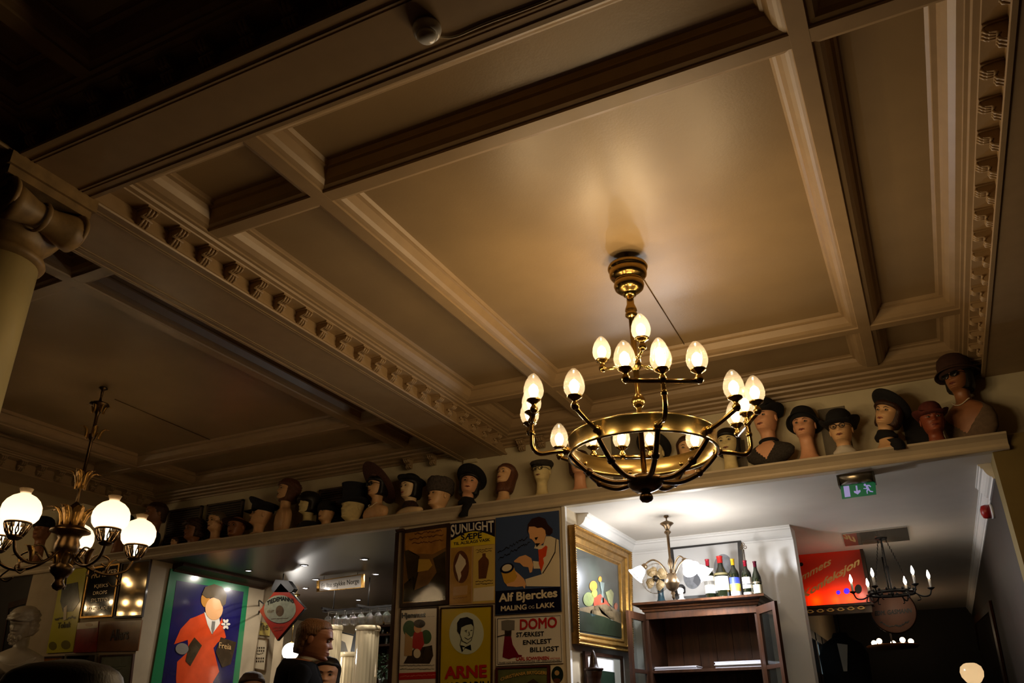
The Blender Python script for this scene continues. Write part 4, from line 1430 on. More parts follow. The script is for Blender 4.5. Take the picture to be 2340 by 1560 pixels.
# --- 7 brewery sign
s7 = sign('framed_poster', 'red-framed green brewery sign reading CHRISTIANIA BRYGGERI', Q([(945, 1432), (1396, 1412), (1398, 1760), (945, 1780)]), PB, E('sage', (96, 100, 58), var=.2, scale=12), M('red_frame', (72, 20, 16), .35), .07, 'poster')
text('CHRISTIANIA BRYGGERI', Q([(985, 1545)])[0], Q([(1372, 1490)])[0], Q([(985, 1518)])[0], PB, e_gold, s7, .008, .02, arc=.9)
art('hill', Q([(1140, 1600), (1260, 1525), (1350, 1590), (1350, 1700), (1140, 1700)]), PB, e_umber, s7, .005)
# --- 8 oval card
s8 = sign('framed_poster', 'small cream card with a dark oval portrait beside the brewery sign', Q([(1405, 1412), (1522, 1406), (1528, 1620), (1408, 1628)]), PB, e_cream, cat='poster')
art('oval_picture', Q(oval(1465, 1490, 50, 72, 28)), PB, E('bottle', (30, 42, 28)), s8, .006)
art('figure', Q(oval(1462, 1475, 20, 22)), PB, e_tan, s8, .008)
art('figure', Q(oval(1462, 1540, 30, 20)), PB, e_brown, s8, .008)
# dark cap and edge strip on the bar side of the pillar
tag(MB().prism([PB.at(*q) for q in [(907, 1211), (925, 1208), (925, 1215), (909, 1217)]], (0, -.03, 0)).build('wood_block', m_wood_d), 'small dark wooden block at the top corner of the poster pillar', 'block')
struct(MB().box((-4.10, 6.005, 0), (-4.075, 6.31, 2.80)).build('trim_13', m_wood_d))

# ================= left pillar
Q = lambda p: zc(p, 0, 1270, 5.38)
t1 = sign('enamel_sign', 'tall yellow tobacco enamel sign behind the globe chandelier', Q([(775, 130), (1078, 108), (893, 1178), (570, 1196)]), PB, E('mustard', (196, 190, 54)))
art('jar', Q([(770, 360), (960, 320), (980, 560), (900, 680), (780, 690), (745, 560)]), PB, E('slate', (70, 76, 66), var=.3, scale=14), t1, .005)
art('figure', Q([(790, 640), (830, 600), (820, 780), (785, 800)]), PB, e_cream, t1, .007)
scribble(t1, PB, [Q([(680, 775)])[0] + Q([(930, 755)])[0]], E('moss', (70, 66, 22)), 2.5, 2.5, 3.0)
text('Tobak', Q([(710, 890)])[0], Q([(870, 875)])[0], Q([(722, 820)])[0], PB, E('moss', (70, 66, 22)), t1, .006, .02)
art('medal', Q(oval(652, 1105, 48, 52)), PB, E('moss2', (120, 112, 40)), t1, .005)
art('medal', Q(oval(812, 1092, 56, 56)), PB, E('moss2', (120, 112, 40)), t1, .005)
m_gl = M('black_glass', (8, 10, 12), .03, coat=1.0)
t2 = sign('glass_sign', 'black glass grocer sign with gold lettering KJEKS, DROPS and SYLTETØY', Q([(1102, 150), (1482, 90), (1388, 742), (992, 764)]), PB, m_gl, m_gilt, .06)
for body, a, b, tp, bo in (('FR.MEYER', (1130, 276), (1440, 228), (1142, 205), .03), ('KJEKS', (1165, 392), (1335, 378), (1170, 352), .02), ('DROPS', (1150, 478), (1320, 464), (1155, 438), .02), ('SYLTETØI', (1125, 566), (1335, 552), (1130, 526), .02), ('OG', (1185, 607), (1225, 603), (1186, 588), 0), ('MARMELADE', (1070, 672), (1330, 654), (1076, 632), .02)):
    text(body, Q([a])[0], Q([b])[0], Q([tp])[0], PB, e_gold, t2, .006, bo)
t3 = sign('framed_mirror', 'narrow framed mirror beside the black glass sign, reflecting the chandelier lamps', Q([(1508, 82), (1862, 40), (1752, 746), (1404, 762)]), PB, M('old_mirror', (150, 136, 112), .06, .9), m_wood_d, .06, 'mirror')
t4 = sign('enamel_sign', 'red and white poster with a small oval crest below the black glass sign', Q([(960, 822), (1216, 802), (1184, 1180), (905, 1188)]), PB, E('brick', (150, 34, 30), var=.15, scale=16))
art('white_top', Q([(960, 822), (1216, 802), (1206, 880), (948, 902)]), PB, e_cream, t4, .005)
art('crest', Q(oval(1100, 845, 44, 20)), PB, e_tan, t4, .007)
t5 = sign('enamel_sign', 'brown magazine sign reading Allers', Q([(1226, 812), (1746, 786), (1692, 1166), (1190, 1176)]), PB, E('caramel', (128, 82, 38), var=.12, scale=12))
text('Allers', Q([(1360, 1040)])[0], Q([(1580, 1020)])[0], Q([(1372, 910)])[0], PB, e_umber, t5, .006, .02)
t6 = sign('framed_poster', 'brown framed print below the yellow tobacco sign', Q([(540, 1240), (780, 1230), (740, 1640), (500, 1650)]), PB, E('sienna', (140, 90, 40), var=.35, scale=16), m_wood_d, .08, 'poster')
t7 = sign('framed_poster', 'dark glazed framed print below the red and white poster', Q([(812, 1212), (1196, 1200), (1150, 1680), (766, 1690)]), PB, m_gl, M('grey_frame', (96, 88, 72), .4), .07, 'poster')
art('print', Q([(840, 1320), (1160, 1310), (1130, 1640), (810, 1650)]), PB, e_umber, t7, .004)
t8 = sign('framed_poster', 'pale blue-grey framed seascape print below the brown magazine sign', Q([(1240, 1222), (1650, 1204), (1590, 1720), (1180, 1730)]), PB, E('seafog', (128, 136, 122), var=.15, scale=10), m_wood, .07, 'poster')
scribble(t8, PB, [Q([(1300, 1370)])[0] + Q([(1560, 1355)])[0], Q([(1330, 1400)])[0] + Q([(1500, 1390)])[0]], E('fog2', (96, 104, 92)), 1.5, 4, 1.2, 'waves')
# dark frame far left
t9 = sign('framed_poster', 'tall black-framed panel on the dark wall behind the marble bust', [(22, 1378), (64, 1366), (30, 1640), (-20, 1650)], Plane('Y', 6.045, (0, -1, 0)), m_black, m_wood_d, .10, 'panel')

# ---------------------------------------------------------------- alcove
def zax(u, v, ax):
    """height of the point on the vertical line through ax that shows at pixel row v"""
    d = ray(u, v)
    t = (d.x * ax[0] + d.y * ax[1]) / (d.x ** 2 + d.y ** 2)
    return EYE.z + d.z * t


def moulded_frame(r, O, I, out, prof, mat, back=.05):
    for i in range(4):
        rings = []
        for j in (i, (i + 1) % 4):
            ring = [O[j].lerp(I[j], t) + out * l for t, l in prof]
            ring += [I[j] - out * back, O[j] - out * back]
            rings.append(ring)
        MB().loft(rings, smooth=False).build('frame_bar', mat, r, True)


Q4 = lambda p: zc(p, 1280, 1140, 3.715)
PS = Plane('X', -2.415, (1, 0, 0))
O = [PS.at(*q) for q in Q4([(120, 215), (605, 455), (622, 1300), (160, 1225)])]
I = [PS.at(*q) for q in Q4([(130, 392), (526, 562), (556, 1186), (156, 1120)])]
ctr = sum(O, Vector()) / 4
pt = thing('framed_painting', 'gilt-framed still life painting of fruit and lobster on the alcove side wall', 'painting', (ctr.x, ctr.y, min(p.z for p in O)))
moulded_frame(pt, O, I, Vector((1, 0, 0)), [(0, -.01), (.03, .0), (.10, .002), (.14, -.010), (.30, -.014), (.34, -.004), (.42, -.004), (.48, -.022), (.72, -.034), (.78, -.026), (.86, -.026), (.94, -.040), (1, -.044)], m_gilt, .06)
bd = MB()
for i in range(4):
    a, b = O[i].lerp(I[i], .02), O[(i + 1) % 4].lerp(I[(i + 1) % 4], .02)
    n = int((b - a).length / .018)
    for k in range(n):
        bd.ell(a.lerp(b, k / n) + Vector((.002, 0, 0)), (.008, .008, .008), 6, 4)
bo = bd.build('beading', m_gilt, pt, True)
PC = Plane('X', -2.455, (1, 0, 0))
cv = [p - Vector((.042, 0, 0)) for p in I]
MB().prism([p.lerp(ctr, -.02) for p in cv], (-.006, 0, 0)).build('canvas', M('oil_ground', (40, 44, 38), .3, var=.35, scale=5, coat=.5), pt, True)


def oil(n, c):
    return M('oil_' + n, tuple(int(x * .72) for x in c), .3, var=.25, scale=30, coat=.3)


for nm, px, c in (('table_top', [(160, 925), (385, 890), (556, 985), (558, 1075), (380, 1000), (160, 945)], oil('table', (120, 100, 70))), ('table_edge', [(158, 945), (380, 1000), (556, 1075), (556, 1180), (156, 1115)], oil('cloth', (34, 42, 26))), ('grapes', oval(240, 850, 46, 60), oil('grape', (120, 130, 70))), ('grapes', oval(290, 800, 24, 36), oil('pear', (150, 150, 60))), ('orange', oval(280, 738, 33, 44), oil('orange', (206, 120, 40))), ('orange', oval(338, 680, 14, 24), oil('orange', (206, 120, 40))), ('lobster', [(280, 840), (340, 805), (400, 870), (445, 950), (350, 955), (285, 945)], oil('lobster', (150, 58, 34))), ('leaves', [(385, 790), (430, 765), (455, 800), (440, 910), (410, 880)], oil('leafy', (140, 140, 90))), ('goblet', [(335, 700), (375, 710), (365, 790), (372, 880), (345, 880), (350, 790)], oil('glass', (96, 108, 100))), ('shell', [(318, 908), (360, 920), (420, 970), (462, 1022), (440, 1030), (350, 970)], oil('shell', (190, 184, 168))), ('jug', oval(280, 965, 26, 30), oil('jug', (52, 70, 72))), ('peach', oval(474, 910, 14, 30), oil('peach', (180, 90, 50)))):
    P = [PX(u, v, -2.455) + Vector((.002, 0, 0)) for u, v in Q4(px)]
    MB().prism(P, (-.003, 0, 0)).build(nm, c, pt, True)

PS2 = Plane('X', -2.455, (1, 0, 0))
sp = sign('framed_picture', 'small dark-framed picture with white mount under the gilt painting', Q4([(200, 1292), (522, 1335), (540, 1760), (230, 1720)]), PS2, m_white, m_wood_d, .12, 'picture')
art('image', Q4([(275, 1445), (456, 1470), (470, 1700), (290, 1680)]), PS2, oil('moor', (40, 60, 44)), sp, .006)

px_ = Vector((-2.365, 6.22, 0))
post = thing('turned_post', 'dark glossy turned wooden post with a knobbed finial beside the gilt painting', 'post', (-2.365, 6.22, 0))
ztop = zax(1321, 1484, (px_.x, 6.22))
MB().lathe([(.10, 0), (.10, .08), (.05, .12), (.045, ztop - .55), (.05, ztop - .42), (.062, ztop - .34), (.06, ztop - .28), (.045, ztop - .22), (.052, ztop - .20), (.062, ztop - .165), (.06, ztop - .14), (.036, ztop - .125), (.03, ztop - .10), (.026, ztop - .06), (.012, ztop - .02), (0, ztop)], 24).build('shaft', m_wood_d, post)
MB().lathe([(.07, ztop - .150), (.074, ztop - .142), (.07, ztop - .134)], 24, caps=True).build('collar', m_wood_d, post)

# --- cabinet
YC = 7.06
Q5 = lambda p: zc(p, 1440, 1340, 5.85)
cl, cr = PY(*Q5([(85, 225)])[0], YC), PY(*Q5([(1790, 83)])[0], YC)
zt = (cl.z + cr.z) / 2
bl, br = PY(*Q5([(190, 345)])[0], YC + .07), PY(*Q5([(1690, 238)])[0], YC + .07)
x0, x1 = bl.x, br.x
cab = thing('display_cabinet', 'walnut cabinet with open doors and moulded cornice in the white alcove', 'cabinet', ((x0 + x1) / 2, YC + .3, 0))
zc0 = (bl.z + br.z) / 2
prof = [(0, zc0), (.012, zc0), (.016, zc0 + .018), (.03, zc0 + .024), (.036, zc0 + .045), (.06, zc0 + .056), (.066, zt - .022), (.082, zt - .018), (.084, zt), (0, zt)]
cn = MB()
W2 = (x1 - x0) / 2
rings = []
for o, z in prof[:-1]:
    rings.append([Vector((-W2 - o, -.23 - o, z)), Vector((W2 + o, -.23 - o, z)), Vector((W2 + o, .28, z)), Vector((-W2 - o, .28, z))])
cn.loft(rings, smooth=False)
cn.build('cornice', m_wood, cab)
MB().box((-W2, -.22, 0), (-W2 + .03, .28, zc0)).build('side_panel', m_wood_d, cab)
MB().box((W2 - .03, -.22, 0), (W2, .28, zc0)).build('side_panel', m_wood_d, cab)
nb = 6
for k in range(nb):
    a = -W2 + .03 + (2 * W2 - .06) * k / nb
    MB().box((a + .002, .262, 0), (a + (2 * W2 - .06) / nb - .002, .28, zc0)).build('back_board', m_wood, cab)
MB().box((-W2, -.23, zc0 - .06), (W2, -.20, zc0 + .002)).build('top_rail', m_wood, cab)
zs = PY(*Q5([(600, 1110)])[0], YC + .10).z
for zz in (zs, zs - .42, .5):
    MB().box((-W2 + .03, -.20, zz - .022), (W2 - .03, .262, zz)).build('shelf', m_wood_d, cab)
MB().box((-W2, -.21, 0), (W2, .28, .10)).build('plinth', m_wood_d, cab)
m_pane = M_shell('clear_pane', (235, 240, 238), .86, .5, .1, .03)


def cab_door(hx, ang):
    T = Matrix.Translation((hx, -.235, 0)) @ Matrix.Rotation(ang, 4, 'Z')
    Wd, zb, zt_ = .36, .55, zc0 - .02
    d = MB()
    for a, b in (((0, -.012, zb), (.055, .012, zt_)), ((Wd - .055, -.012, zb), (Wd, .012, zt_)), ((.055, -.012, zt_ - .06), (Wd - .055, .012, zt_)), ((.055, -.012, zb), (Wd - .055, .012, zb + .07)), ((.055, -.010, zs - .03), (Wd - .055, .010, zs))):
        d.box(a, b)
    o = d.xform(T).build('door', m_wood_d, cab)
    WM[o.name] = WM[cab.name]
    MB().box((.05, -.003, zb + .06), (Wd - .05, .003, zt_ - .05)).xform(T).build('pane', m_pane, o)
    MB().lathe([(0, 0), (.008, 0), (.008, .014), (.013, .02), (.010, .028), (0, .03)], 12, T @ Matrix.Translation((Wd - .03, -.012, 1.3)) @ Matrix.Rotation(PI / 2, 4, 'X')).build('knob', m_brass, o)


cab_door(W2, math.radians(-56))
cab_door(-W2, math.radians(180 + 84))


def papers(u0, v0, u1, v1, hh, label, nsh=6):
    a, b = PY(u0, v0, YC + .12), PY(u1, v1, YC + .12)
    r = thing('paper_stack', label, 'papers', ((a.x + b.x) / 2, YC + .22, zs))
    w_ = (b.x - a.x) / 2
    rnd = random.Random(int(u0))
    for k in range(nsh):
        dx, ry = rnd.uniform(-.006, .006), rnd.uniform(-.01, .01)
        MB().box((-w_ + dx, -.10 + ry, hh * k / nsh), (w_ + dx, .10 + ry, hh * (k + .8) / nsh)).build('sheet_bundle', M('paper_%d' % (k % 2), (214, 212, 216) if k % 2 else (180, 180, 190), .8), r)


papers(1496, 1531, 1592, 1527, .030, 'low stack of loose white papers on the cabinet shelf, the thinner of two', 4)
papers(1634, 1523, 1742, 1517, .052, 'thicker stack of white papers on the cabinet shelf', 7)

# --- bottles on the cabinet
m_bot = M('bottle_glass', (17, 21, 10), .08, coat=.6)


def bottle(ub, vb, ut, vt, wpx, caps, label, y, labels, kind=0):
    b, t = PY(ub, vb, y), PY(ut, vt, y)
    H = t.z - zt
    R = wpx / FPX * (b - EYE).dot(FWD) / 2
    r = thing('wine_bottle', label, 'bottle', (b.x, y, zt), 0, 'wine bottles on the cabinet')
    if kind == 0:
        pr = [(0, 0), (R * .95, 0), (R, .008), (R, H * .60), (R * .96, H * .66), (R * .72, H * .72), (R * .45, H * .77), (R * .36, H * .82), (R * .34, H * .97), (R * .40, H * .975), (R * .40, H), (0, H)]
    else:
        pr = [(0, 0), (R * .95, 0), (R, .008), (R, H * .46), (R * .93, H * .56), (R * .70, H * .66), (R * .45, H * .75), (R * .36, H * .83), (R * .33, H * .97), (R * .38, H * .975), (R * .38, H), (0, H)]
    MB().lathe(pr, 24).build('glass', m_bot, r)
    MB().lathe([(R * .37, H * .84), (R * .375, H * .97), (R * .43, H * .975), (R * .43, H + .002), (0, H + .003)], 20).build('capsule', M('foil_%d_%d_%d' % caps, caps, .35, .3), r)
    for a0, a1, c in labels:
        seg = []
        mb = MB()
        rows = []
        for z in (H * a0, H * a1):
            rows.append([Vector((R * 1.012 * math.cos(q), R * 1.012 * math.sin(q), z)) for q in [-PI * .95 + PI * .95 * k / 14 for k in range(15)]])
        mb.add(rows[0] + rows[1], [(k, k + 1, 16 + k, 15 + k) for k in range(14)], True)
        mb.build('label', M('label_%d_%d_%d' % c, c, .6), r)
    return r


YB = YC + .17
bottle(1624.5, 1361, 1617, 1278, 23, (150, 26, 40), 'green wine bottle with red capsule and white sketch label', YB, [(.16, .58, (226, 222, 210)), (.36, .46, (70, 70, 74))])
bottle(1654, 1360, 1645, 1271, 34, (196, 44, 40), 'large magnum bottle with scarlet capsule and broad cream label', YB + .02, [(.20, .52, (230, 224, 206)), (.55, .60, (120, 110, 70))], 1)
bottle(1683, 1358, 1675, 1277, 23, (222, 176, 40), 'wine bottle with yellow capsule and blue and gold label', YB, [(.36, .52, (36, 52, 150)), (.26, .36, (190, 190, 60)), (.17, .26, (206, 160, 60)), (.05, .17, (176, 186, 196))])
bottle(1711, 1355, 1704, 1280.5, 22, (130, 20, 36), 'slim bordeaux bottle with crimson capsule and striped white label', YB + .01, [(.36, .54, (224, 220, 210)), (.24, .34, (226, 222, 214)), (.05, .14, (150, 140, 130))])
bottle(1733, 1352, 1726, 1282.5, 21, (76, 14, 30), 'burgundy bottle with dark red capsule and small pale label', YB + .02, [(.10, .34, (196, 190, 160)), (.38, .42, (90, 80, 60))], 1)

# --- table fan
fc = PY(1504, 1323, YB + .06)
fan = thing('table_fan', 'antique table fan with tan blades and teal stand on the cabinet', 'fan', (fc.x, YB + .06, zt), -.15)
hz = fc.z - zt
RF = 31 / FPX * 7.7
MB().lathe([(0, 0), (.07, 0), (.072, .012), (.05, .025), (.032, .05), (.026, .09), (.03, hz - .02), (.02, hz)], 20, o=(0, .03, 0)).build('stand', M('teal_paint', (22, 50, 62), .3), fan)
rx = Matrix.Translation((0, -.03, hz)) @ Matrix.Rotation(PI / 2, 4, 'X')
MB().lathe([(0, .05), (.022, .045), (.026, .02), (.034, -.02), (.04, -.06), (.03, -.10), (0, -.105)], 18, rx).build('motor', m_iron, fan)
for k in range(4):
    a = k * PI / 2 + .5
    rows = []
    for q in range(5):
        rr_ = .02 + (RF * .82 - .02) * q / 4
        wd = [.016, .034, .046, .048, .034][q]
        d = Vector((math.cos(a), 0, math.sin(a)))
        t = Vector((-math.sin(a), 0, math.cos(a)))
        c = Vector((0, -.045, hz)) + d * rr_
        rows.append([c - t * wd + Vector((0, .012, 0)), c + t * wd - Vector((0, .012, 0)), c + t * wd - Vector((0, .009, 0)), c - t * wd + Vector((0, .015, 0))])
    MB().loft(rows).build('blade', M('fan_blade', (176, 152, 112), .4), fan)
cg = MB()
for rr_, yy in ((RF, -.045), (RF, -.07), (RF * .5, -.088)):
    cg.tube([Vector((rr_ * math.cos(q), yy, hz + rr_ * math.sin(q))) for q in [2 * PI * k / 32 for k in range(33)]], .0014, 5, cap=False)
for k in range(12):
    q = k * PI / 6
    cg.tube([Vector((0, -.092, hz)), Vector((RF * .5 * math.cos(q), -.088, hz + RF * .5 * math.sin(q))), Vector((RF * math.cos(q + .15), -.07, hz + RF * math.sin(q + .15))), Vector((RF * math.cos(q + .15), -.04, hz + RF * math.sin(q + .15)))], .0009, 5)
cg.build('guard', m_brass, fan)

# --- porcelain bust
pc = PY(1557, 1358, YB)
pb = thing('porcelain_bust', 'small white porcelain bust with painted black hair on the cabinet', 'bust', (pc.x, YB, zt))
hh = .082
m_porc = M('porcelain', (236, 234, 232), .15, coat=.6)
zch = pc.z - zt
fnp = tilt_fn(hh, zch, -.2, 0, 0)
lo_ = [(-zch / hh, .62, -.28, .28), (-zch / hh * .8, .80, -.33, .31), (-.48, .40, -.25, .31)] if zch / hh > .62 else [(-zch / hh, .6, -.28, .28), (-.30, .25, -.22, .30)]
mk_head(pb, fnp, m_porc, lo_, 'bust')
mk_hair(pb, fnp, M('painted_black', (14, 14, 18), .15, coat=.5), low=.1, puff=.10, line=.70, side=.5, curl=.03)

# --- iron rod with trefoil
ra, rb = PY(1712, 1352, YB + .16), PY(1706, 1236, YB + .16)
rod = thing('iron_poker', 'thin iron rod with an open trefoil head standing behind the bottles', 'rod', (ra.x, YB + .16, zt))
H = rb.z - zt
md = MB().tube([(0, 0, .006), (0, 0, H - .07)], .004, 8)
for c in ((-.016, H - .052), (.016, H - .052), (0, H - .024)):
    md.tube([Vector((c[0] + .012 * math.cos(q), 0, c[1] + .012 * math.sin(q))) for q in [2 * PI * k / 14 for k in range(15)]], .0028, 5, cap=False)
md.build('rod', m_bronze, rod)
MB().lathe([(0, 0), (.04, 0), (.04, .006), (.008, .014), (0, .014)], 20).build('foot', m_bronze, rod)

# --- framed ovals on the back wall
PBK = Plane('Y', 7.63, (0, -1, 0))
fp = sign('framed_picture', 'black-framed double portrait with two oval photographs behind the bottles', Q4([(932, 412), (1533, 345), (1560, 812), (985, 850)]), PBK, M('mount_card', (206, 206, 206), .5), m_black, .09, 'picture')
for cx_, cy_ in ((1125, 655), (1385, 575)):
    art('oval_photo', Q4(oval(cx_, cy_, 78, 108, 32)), PBK, M('photo_grey', (126, 130, 138), .5, var=.35, scale=14), fp, .005)
art('figure', Q4([(1130, 700), (1150, 620), (1190, 610), (1195, 690), (1170, 740)]), PBK, M('photo_dark', (88, 92, 100), .5), fp, .008)

# --- alcove lamp
AL = PZ(1522, 1178, ZH)
al = thing('gooseneck_lamp', 'tarnished brass hanging lamp with white tulip glass shades in the alcove', 'lamp', (AL.x, AL.y, ZH))
zz = lambda u, v: zax(u, v, (AL.x, AL.y)) - ZH
m_tarn = M('tarnished_brass', (120, 100, 76), .38, .9, var=.2, scale=20)
z1, z2, z3, z4 = zz(1522, 1197), zz(1524, 1216), zz(1530, 1302), zz(1535, 1328)
MB().lathe([(.02, 0), (.022, -.012), (.006, -.02), (.006, z1 + .03), (.055, z1 + .008), (.058, z1 + .002), (.03, z1 - .02), (.016, z1 - .05), (.012, z2 + .02), (.028, z2 + .006), (.028, z2 - .004), (.012, z2 - .02), (.010, z3 + .10), (.018, z3 + .08), (.022, z3 + .05), (.012, z3 + .02), (.012, z3 - .02)], 20).build('stem', m_tarn, al)
MB().lathe([(.01, z3 - .02), (.03, z3 - .03), (.05, z4 + .02), (.062, z4 - .012), (.058, z4 - .02), (.05, z4 - .05), (.03, z4 - .07), (.012, z4 - .08), (.02, z4 - .095), (.008, z4 - .11), (.014, z4 - .125), (0, z4 - .15)], 24).build('body', m_tarn, al)
for i, az in enumerate((200, 318, 28)):
    a = math.radians(az)
    d = Vector((math.cos(a), math.sin(a), 0))
    zc_ = z3 - .01
    P = bez([d * .03 + Vector((0, 0, zc_ - .03)), d * .075 + Vector((0, 0, zc_ + .055)), d * .135 + Vector((0, 0, zc_ + .095)), d * .19 + Vector((0, 0, zc_ + .075)), d * .215 + Vector((0, 0, zc_ + .045))], 6)
    arm = MB().tube(P, .007, 8).build('arm', m_tarn, al)
    WM[arm.name] = WM[al.name]
    ax_ = (d * .72 + Vector((0, 0, -.70))).normalized()
    T = Matrix.Translation(d * .215 + Vector((0, 0, zc_ + .045))) @ Vector((0, 0, 1)).rotation_difference(ax_).to_matrix().to_4x4()
    MB().lathe([(0, -.02), (.02, -.018), (.026, 0), (.026, .02), (.020, .025)], 16, T).build('fitter', m_tarn, arm)
    sh = MB().lathe([(.022, .012), (.034, .03), (.046, .055), (.052, .08), (.062, .10), (.074, .112), (.072, .114), (.058, .102), (.048, .08), (.042, .055), (.03, .03), (.02, .014)], 24, T, caps=False)
    sh.build('tulip_shade', M_shell('tulip_glass', (255, 252, 246), .40, .08, .9, .2), arm)
    MB().ell(T @ Vector((0, 0, .065)), .024, 12, 8).build('bulb', M_glow('white_bulb', (255, 246, 232), 25, .5), arm)
    plight('lamp_light', T @ Vector((0, 0, .065)), 74, (.86, .90, 1.0), .026, al)

# ---------------------------------------------------------------- passage
# exit sign
Q6 = lambda p: zc(p, 1900, 1060, 15.6)
PE = Plane('Y', 6.16, (0, -1, 0))
c = [PE.at(*q) for q in Q6([(310, 770), (1558, 608), (1600, 1072), (380, 1242)])]
ex = thing('exit_sign', 'green emergency exit sign with running figure hanging under the ledge', 'exit sign', ((c[0].x + c[1].x) / 2, 6.16, min(p.z for p in c)))
MB().prism([p for p in c], (0, .012, 0)).build('panel', M('exit_green', (0, 116, 80), .3, emit=(0, 120, 80), estr=.10), ex, True)
m_ew = M('exit_white', (190, 190, 235), .4, emit=(150, 150, 235), estr=.22)
art('door_symbol', Q6([(425, 795), (625, 775), (685, 1160), (480, 1185)]), PE, m_ew, ex, .004)
art('arrow', Q6([(860, 775), (915, 768), (942, 950), (1030, 920), (1040, 985), (940, 1085), (810, 1020), (800, 955), (885, 970)]), PE, m_ew, ex, .004)
art('running_figure', Q6(oval(1190, 742, 42, 42, 14)), PE, m_ew, ex, .004)
art('running_figure', Q6([(1210, 790), (1250, 745), (1350, 740), (1415, 800), (1395, 830), (1340, 785), (1300, 790), (1385, 950), (1490, 975), (1480, 1005), (1370, 990), (1320, 930), (1285, 970), (1300, 1060), (1270, 1060), (1245, 960), (1270, 890), (1145, 885), (1140, 860), (1230, 860), (1240, 820)]), PE, m_ew, ex, .004)
hc = [PE.at(*q) for q in Q6([(215, 440), (1470, 240), (1530, 560), (285, 700)])]
xa, xb = (hc[0].x + hc[3].x) / 2, (hc[1].x + hc[2].x) / 2
zm = max(p.z for p in c)
hs = MB()
rings = []
for x in (xa, xb):
    rings.append([Vector((x, 6.162 + y, z)) for y, z in ((-.02, zm - .004), (-.035, zm + .02), (-.045, zm + .045), (-.04, zm + .075), (-.02, ZH - .001), (.07, ZH - .001), (.07, zm + .03), (.02, zm - .004))])
hs.loft(rings)
hs.build('housing', M('brushed_steel', (170, 160, 140), .3, .9), ex, True)
for x in (xa, xb):
    MB().box((x - .006, 6.115, zm - .01), (x + .006, 6.235, ZH)).build('end_cap', m_iron, ex, True)
# ceiling plate
plq = [PZ(u, v, ZH - .012) for u, v in ((1925, 1221), (2073, 1204), (2079, 1234), (1932, 1248))]
tag(MB().prism(plq, (0, 0, .010)).build('ceiling_plate', M('acrylic', (190, 180, 165), .04, .75)), 'clear reflective plate fixed to the passage ceiling above the candle chandelier', 'plate')
# candle chandelier
CA = PZ(2013, 1229, ZH - .012)
cc = thing('candle_chandelier', 'black iron candle chandelier with flame bulbs hanging in the passage', 'chandelier', (CA.x, CA.y, ZH - .012))
zr = zax(2035, 1356, (CA.x, CA.y)) - (ZH - .012)
ztp = zax(2030, 1290, (CA.x, CA.y)) - (ZH - .012)
MB().lathe([(.055, 0), (.05, -.012), (.012, -.02), (.006, -.03), (.005, ztp), (.016, ztp - .02), (.012, ztp - .05), (.009, zr + .02), (.02, zr), (0, zr - .03)], 16).build('stem', m_iron, cc)
rg = MB().lathe([(.185, zr - .012), (.20, zr - .012), (.20, zr + .016), (.185, zr + .016), (.185, zr - .012)], 40, caps=False)
for k in range(18):
    a = k * PI / 9
    rg.ell((.197 * math.cos(a), .197 * math.sin(a), zr + .022), (.014, .014, .012), 8, 5)
rg.build('ring', m_iron, cc)
for k in range(3):
    a = k * 2 * PI / 3 + .4
    ch = MB()
    p0, p1 = Vector((.04 * math.cos(a), .04 * math.sin(a), -.015)), Vector((.19 * math.cos(a), .19 * math.sin(a), zr + .01))
    n = 16
    for q in range(n):
        c_ = p0.lerp(p1, (q + .5) / n)
        L_ = (p1 - p0).length / n * .62
        ch.ell(c_, (.0045, .0045, L_), 6, 4)
    ch.build('chain', m_iron, cc)
for k in range(6):
    a = k * PI / 3 + .15
    d = Vector((math.cos(a), math.sin(a), 0))
    P = bez([d * .19 + Vector((0, 0, zr)), d * .25 + Vector((0, 0, zr - .035)), d * .31 + Vector((0, 0, zr - .03)), d * .335 + Vector((0, 0, zr + .02))], 5)
    am = MB().tube(P, .007, 6)
    am.tube(bez([d * .21 + Vector((0, 0, zr - .01)), d * .23 + Vector((0, 0, zr - .06)), d * .20 + Vector((0, 0, zr - .07))], 4), .005, 5)
    am = am.build('arm', m_iron, cc)
    WM[am.name] = WM[cc.name]
    o = d * .335
    MB().lathe([(.008, zr + .015), (.03, zr + .03), (.032, zr + .036), (.012, zr + .036)], 14, o=o).build('drip_pan', m_iron, am)
    MB().lathe([(.011, zr + .034), (.011, zr + .11), (.006, zr + .114), (0, zr + .114)], 12, o=o).build('candle', M('candle_white', (214, 206, 190), .5), am)
    MB().lathe([(.004, zr + .112), (.013, zr + .13), (.015, zr + .145), (.010, zr + .168), (.003, zr + .19), (0, zr + .194)], 12, o=o).build('flame_bulb', M_glow('flame_bulb', (255, 240, 220), 14, .4), am)
    plight('lamp_light', (o.x, o.y, zr + .15), .45, (1, .8, .55), .012, cc)

# red backlit shop sign
QS = lambda p: zc(p, 1780, 1230, 7.09)
YS = 9.05
PSG = Plane('Y', YS, (0, -1, 0))
cs = [PSG.at(*q) for q in QS([(60, 285), (1335, 165), (1440, 1012), (170, 1120)])]
ks = thing('lightbox_sign', 'red backlit shop sign reading Hjemmets Konfeksjon with gold script', 'sign', ((cs[0].x + cs[1].x) / 2, YS, min(p.z for p in cs) - .12))
m_red = M_shell('red_glass', (255, 118, 22), .0, .05, .9, .2)
zlo, zhi = (cs[2].z + cs[3].z) / 2, (cs[0].z + cs[1].z) / 2
xl, xr = (cs[0].x + cs[3].x) / 2, (cs[1].x + cs[2].x) / 2
MB().box((xl, YS, zlo - .005), (xr, YS + .004, zhi)).build('red_panel', m_red, ks, True)
MB().box((xl - .03, YS - .02, zlo - .03), (xr + .03, YS + .17, zlo - .005)).build('frame_bottom', m_wood_d, ks, True)
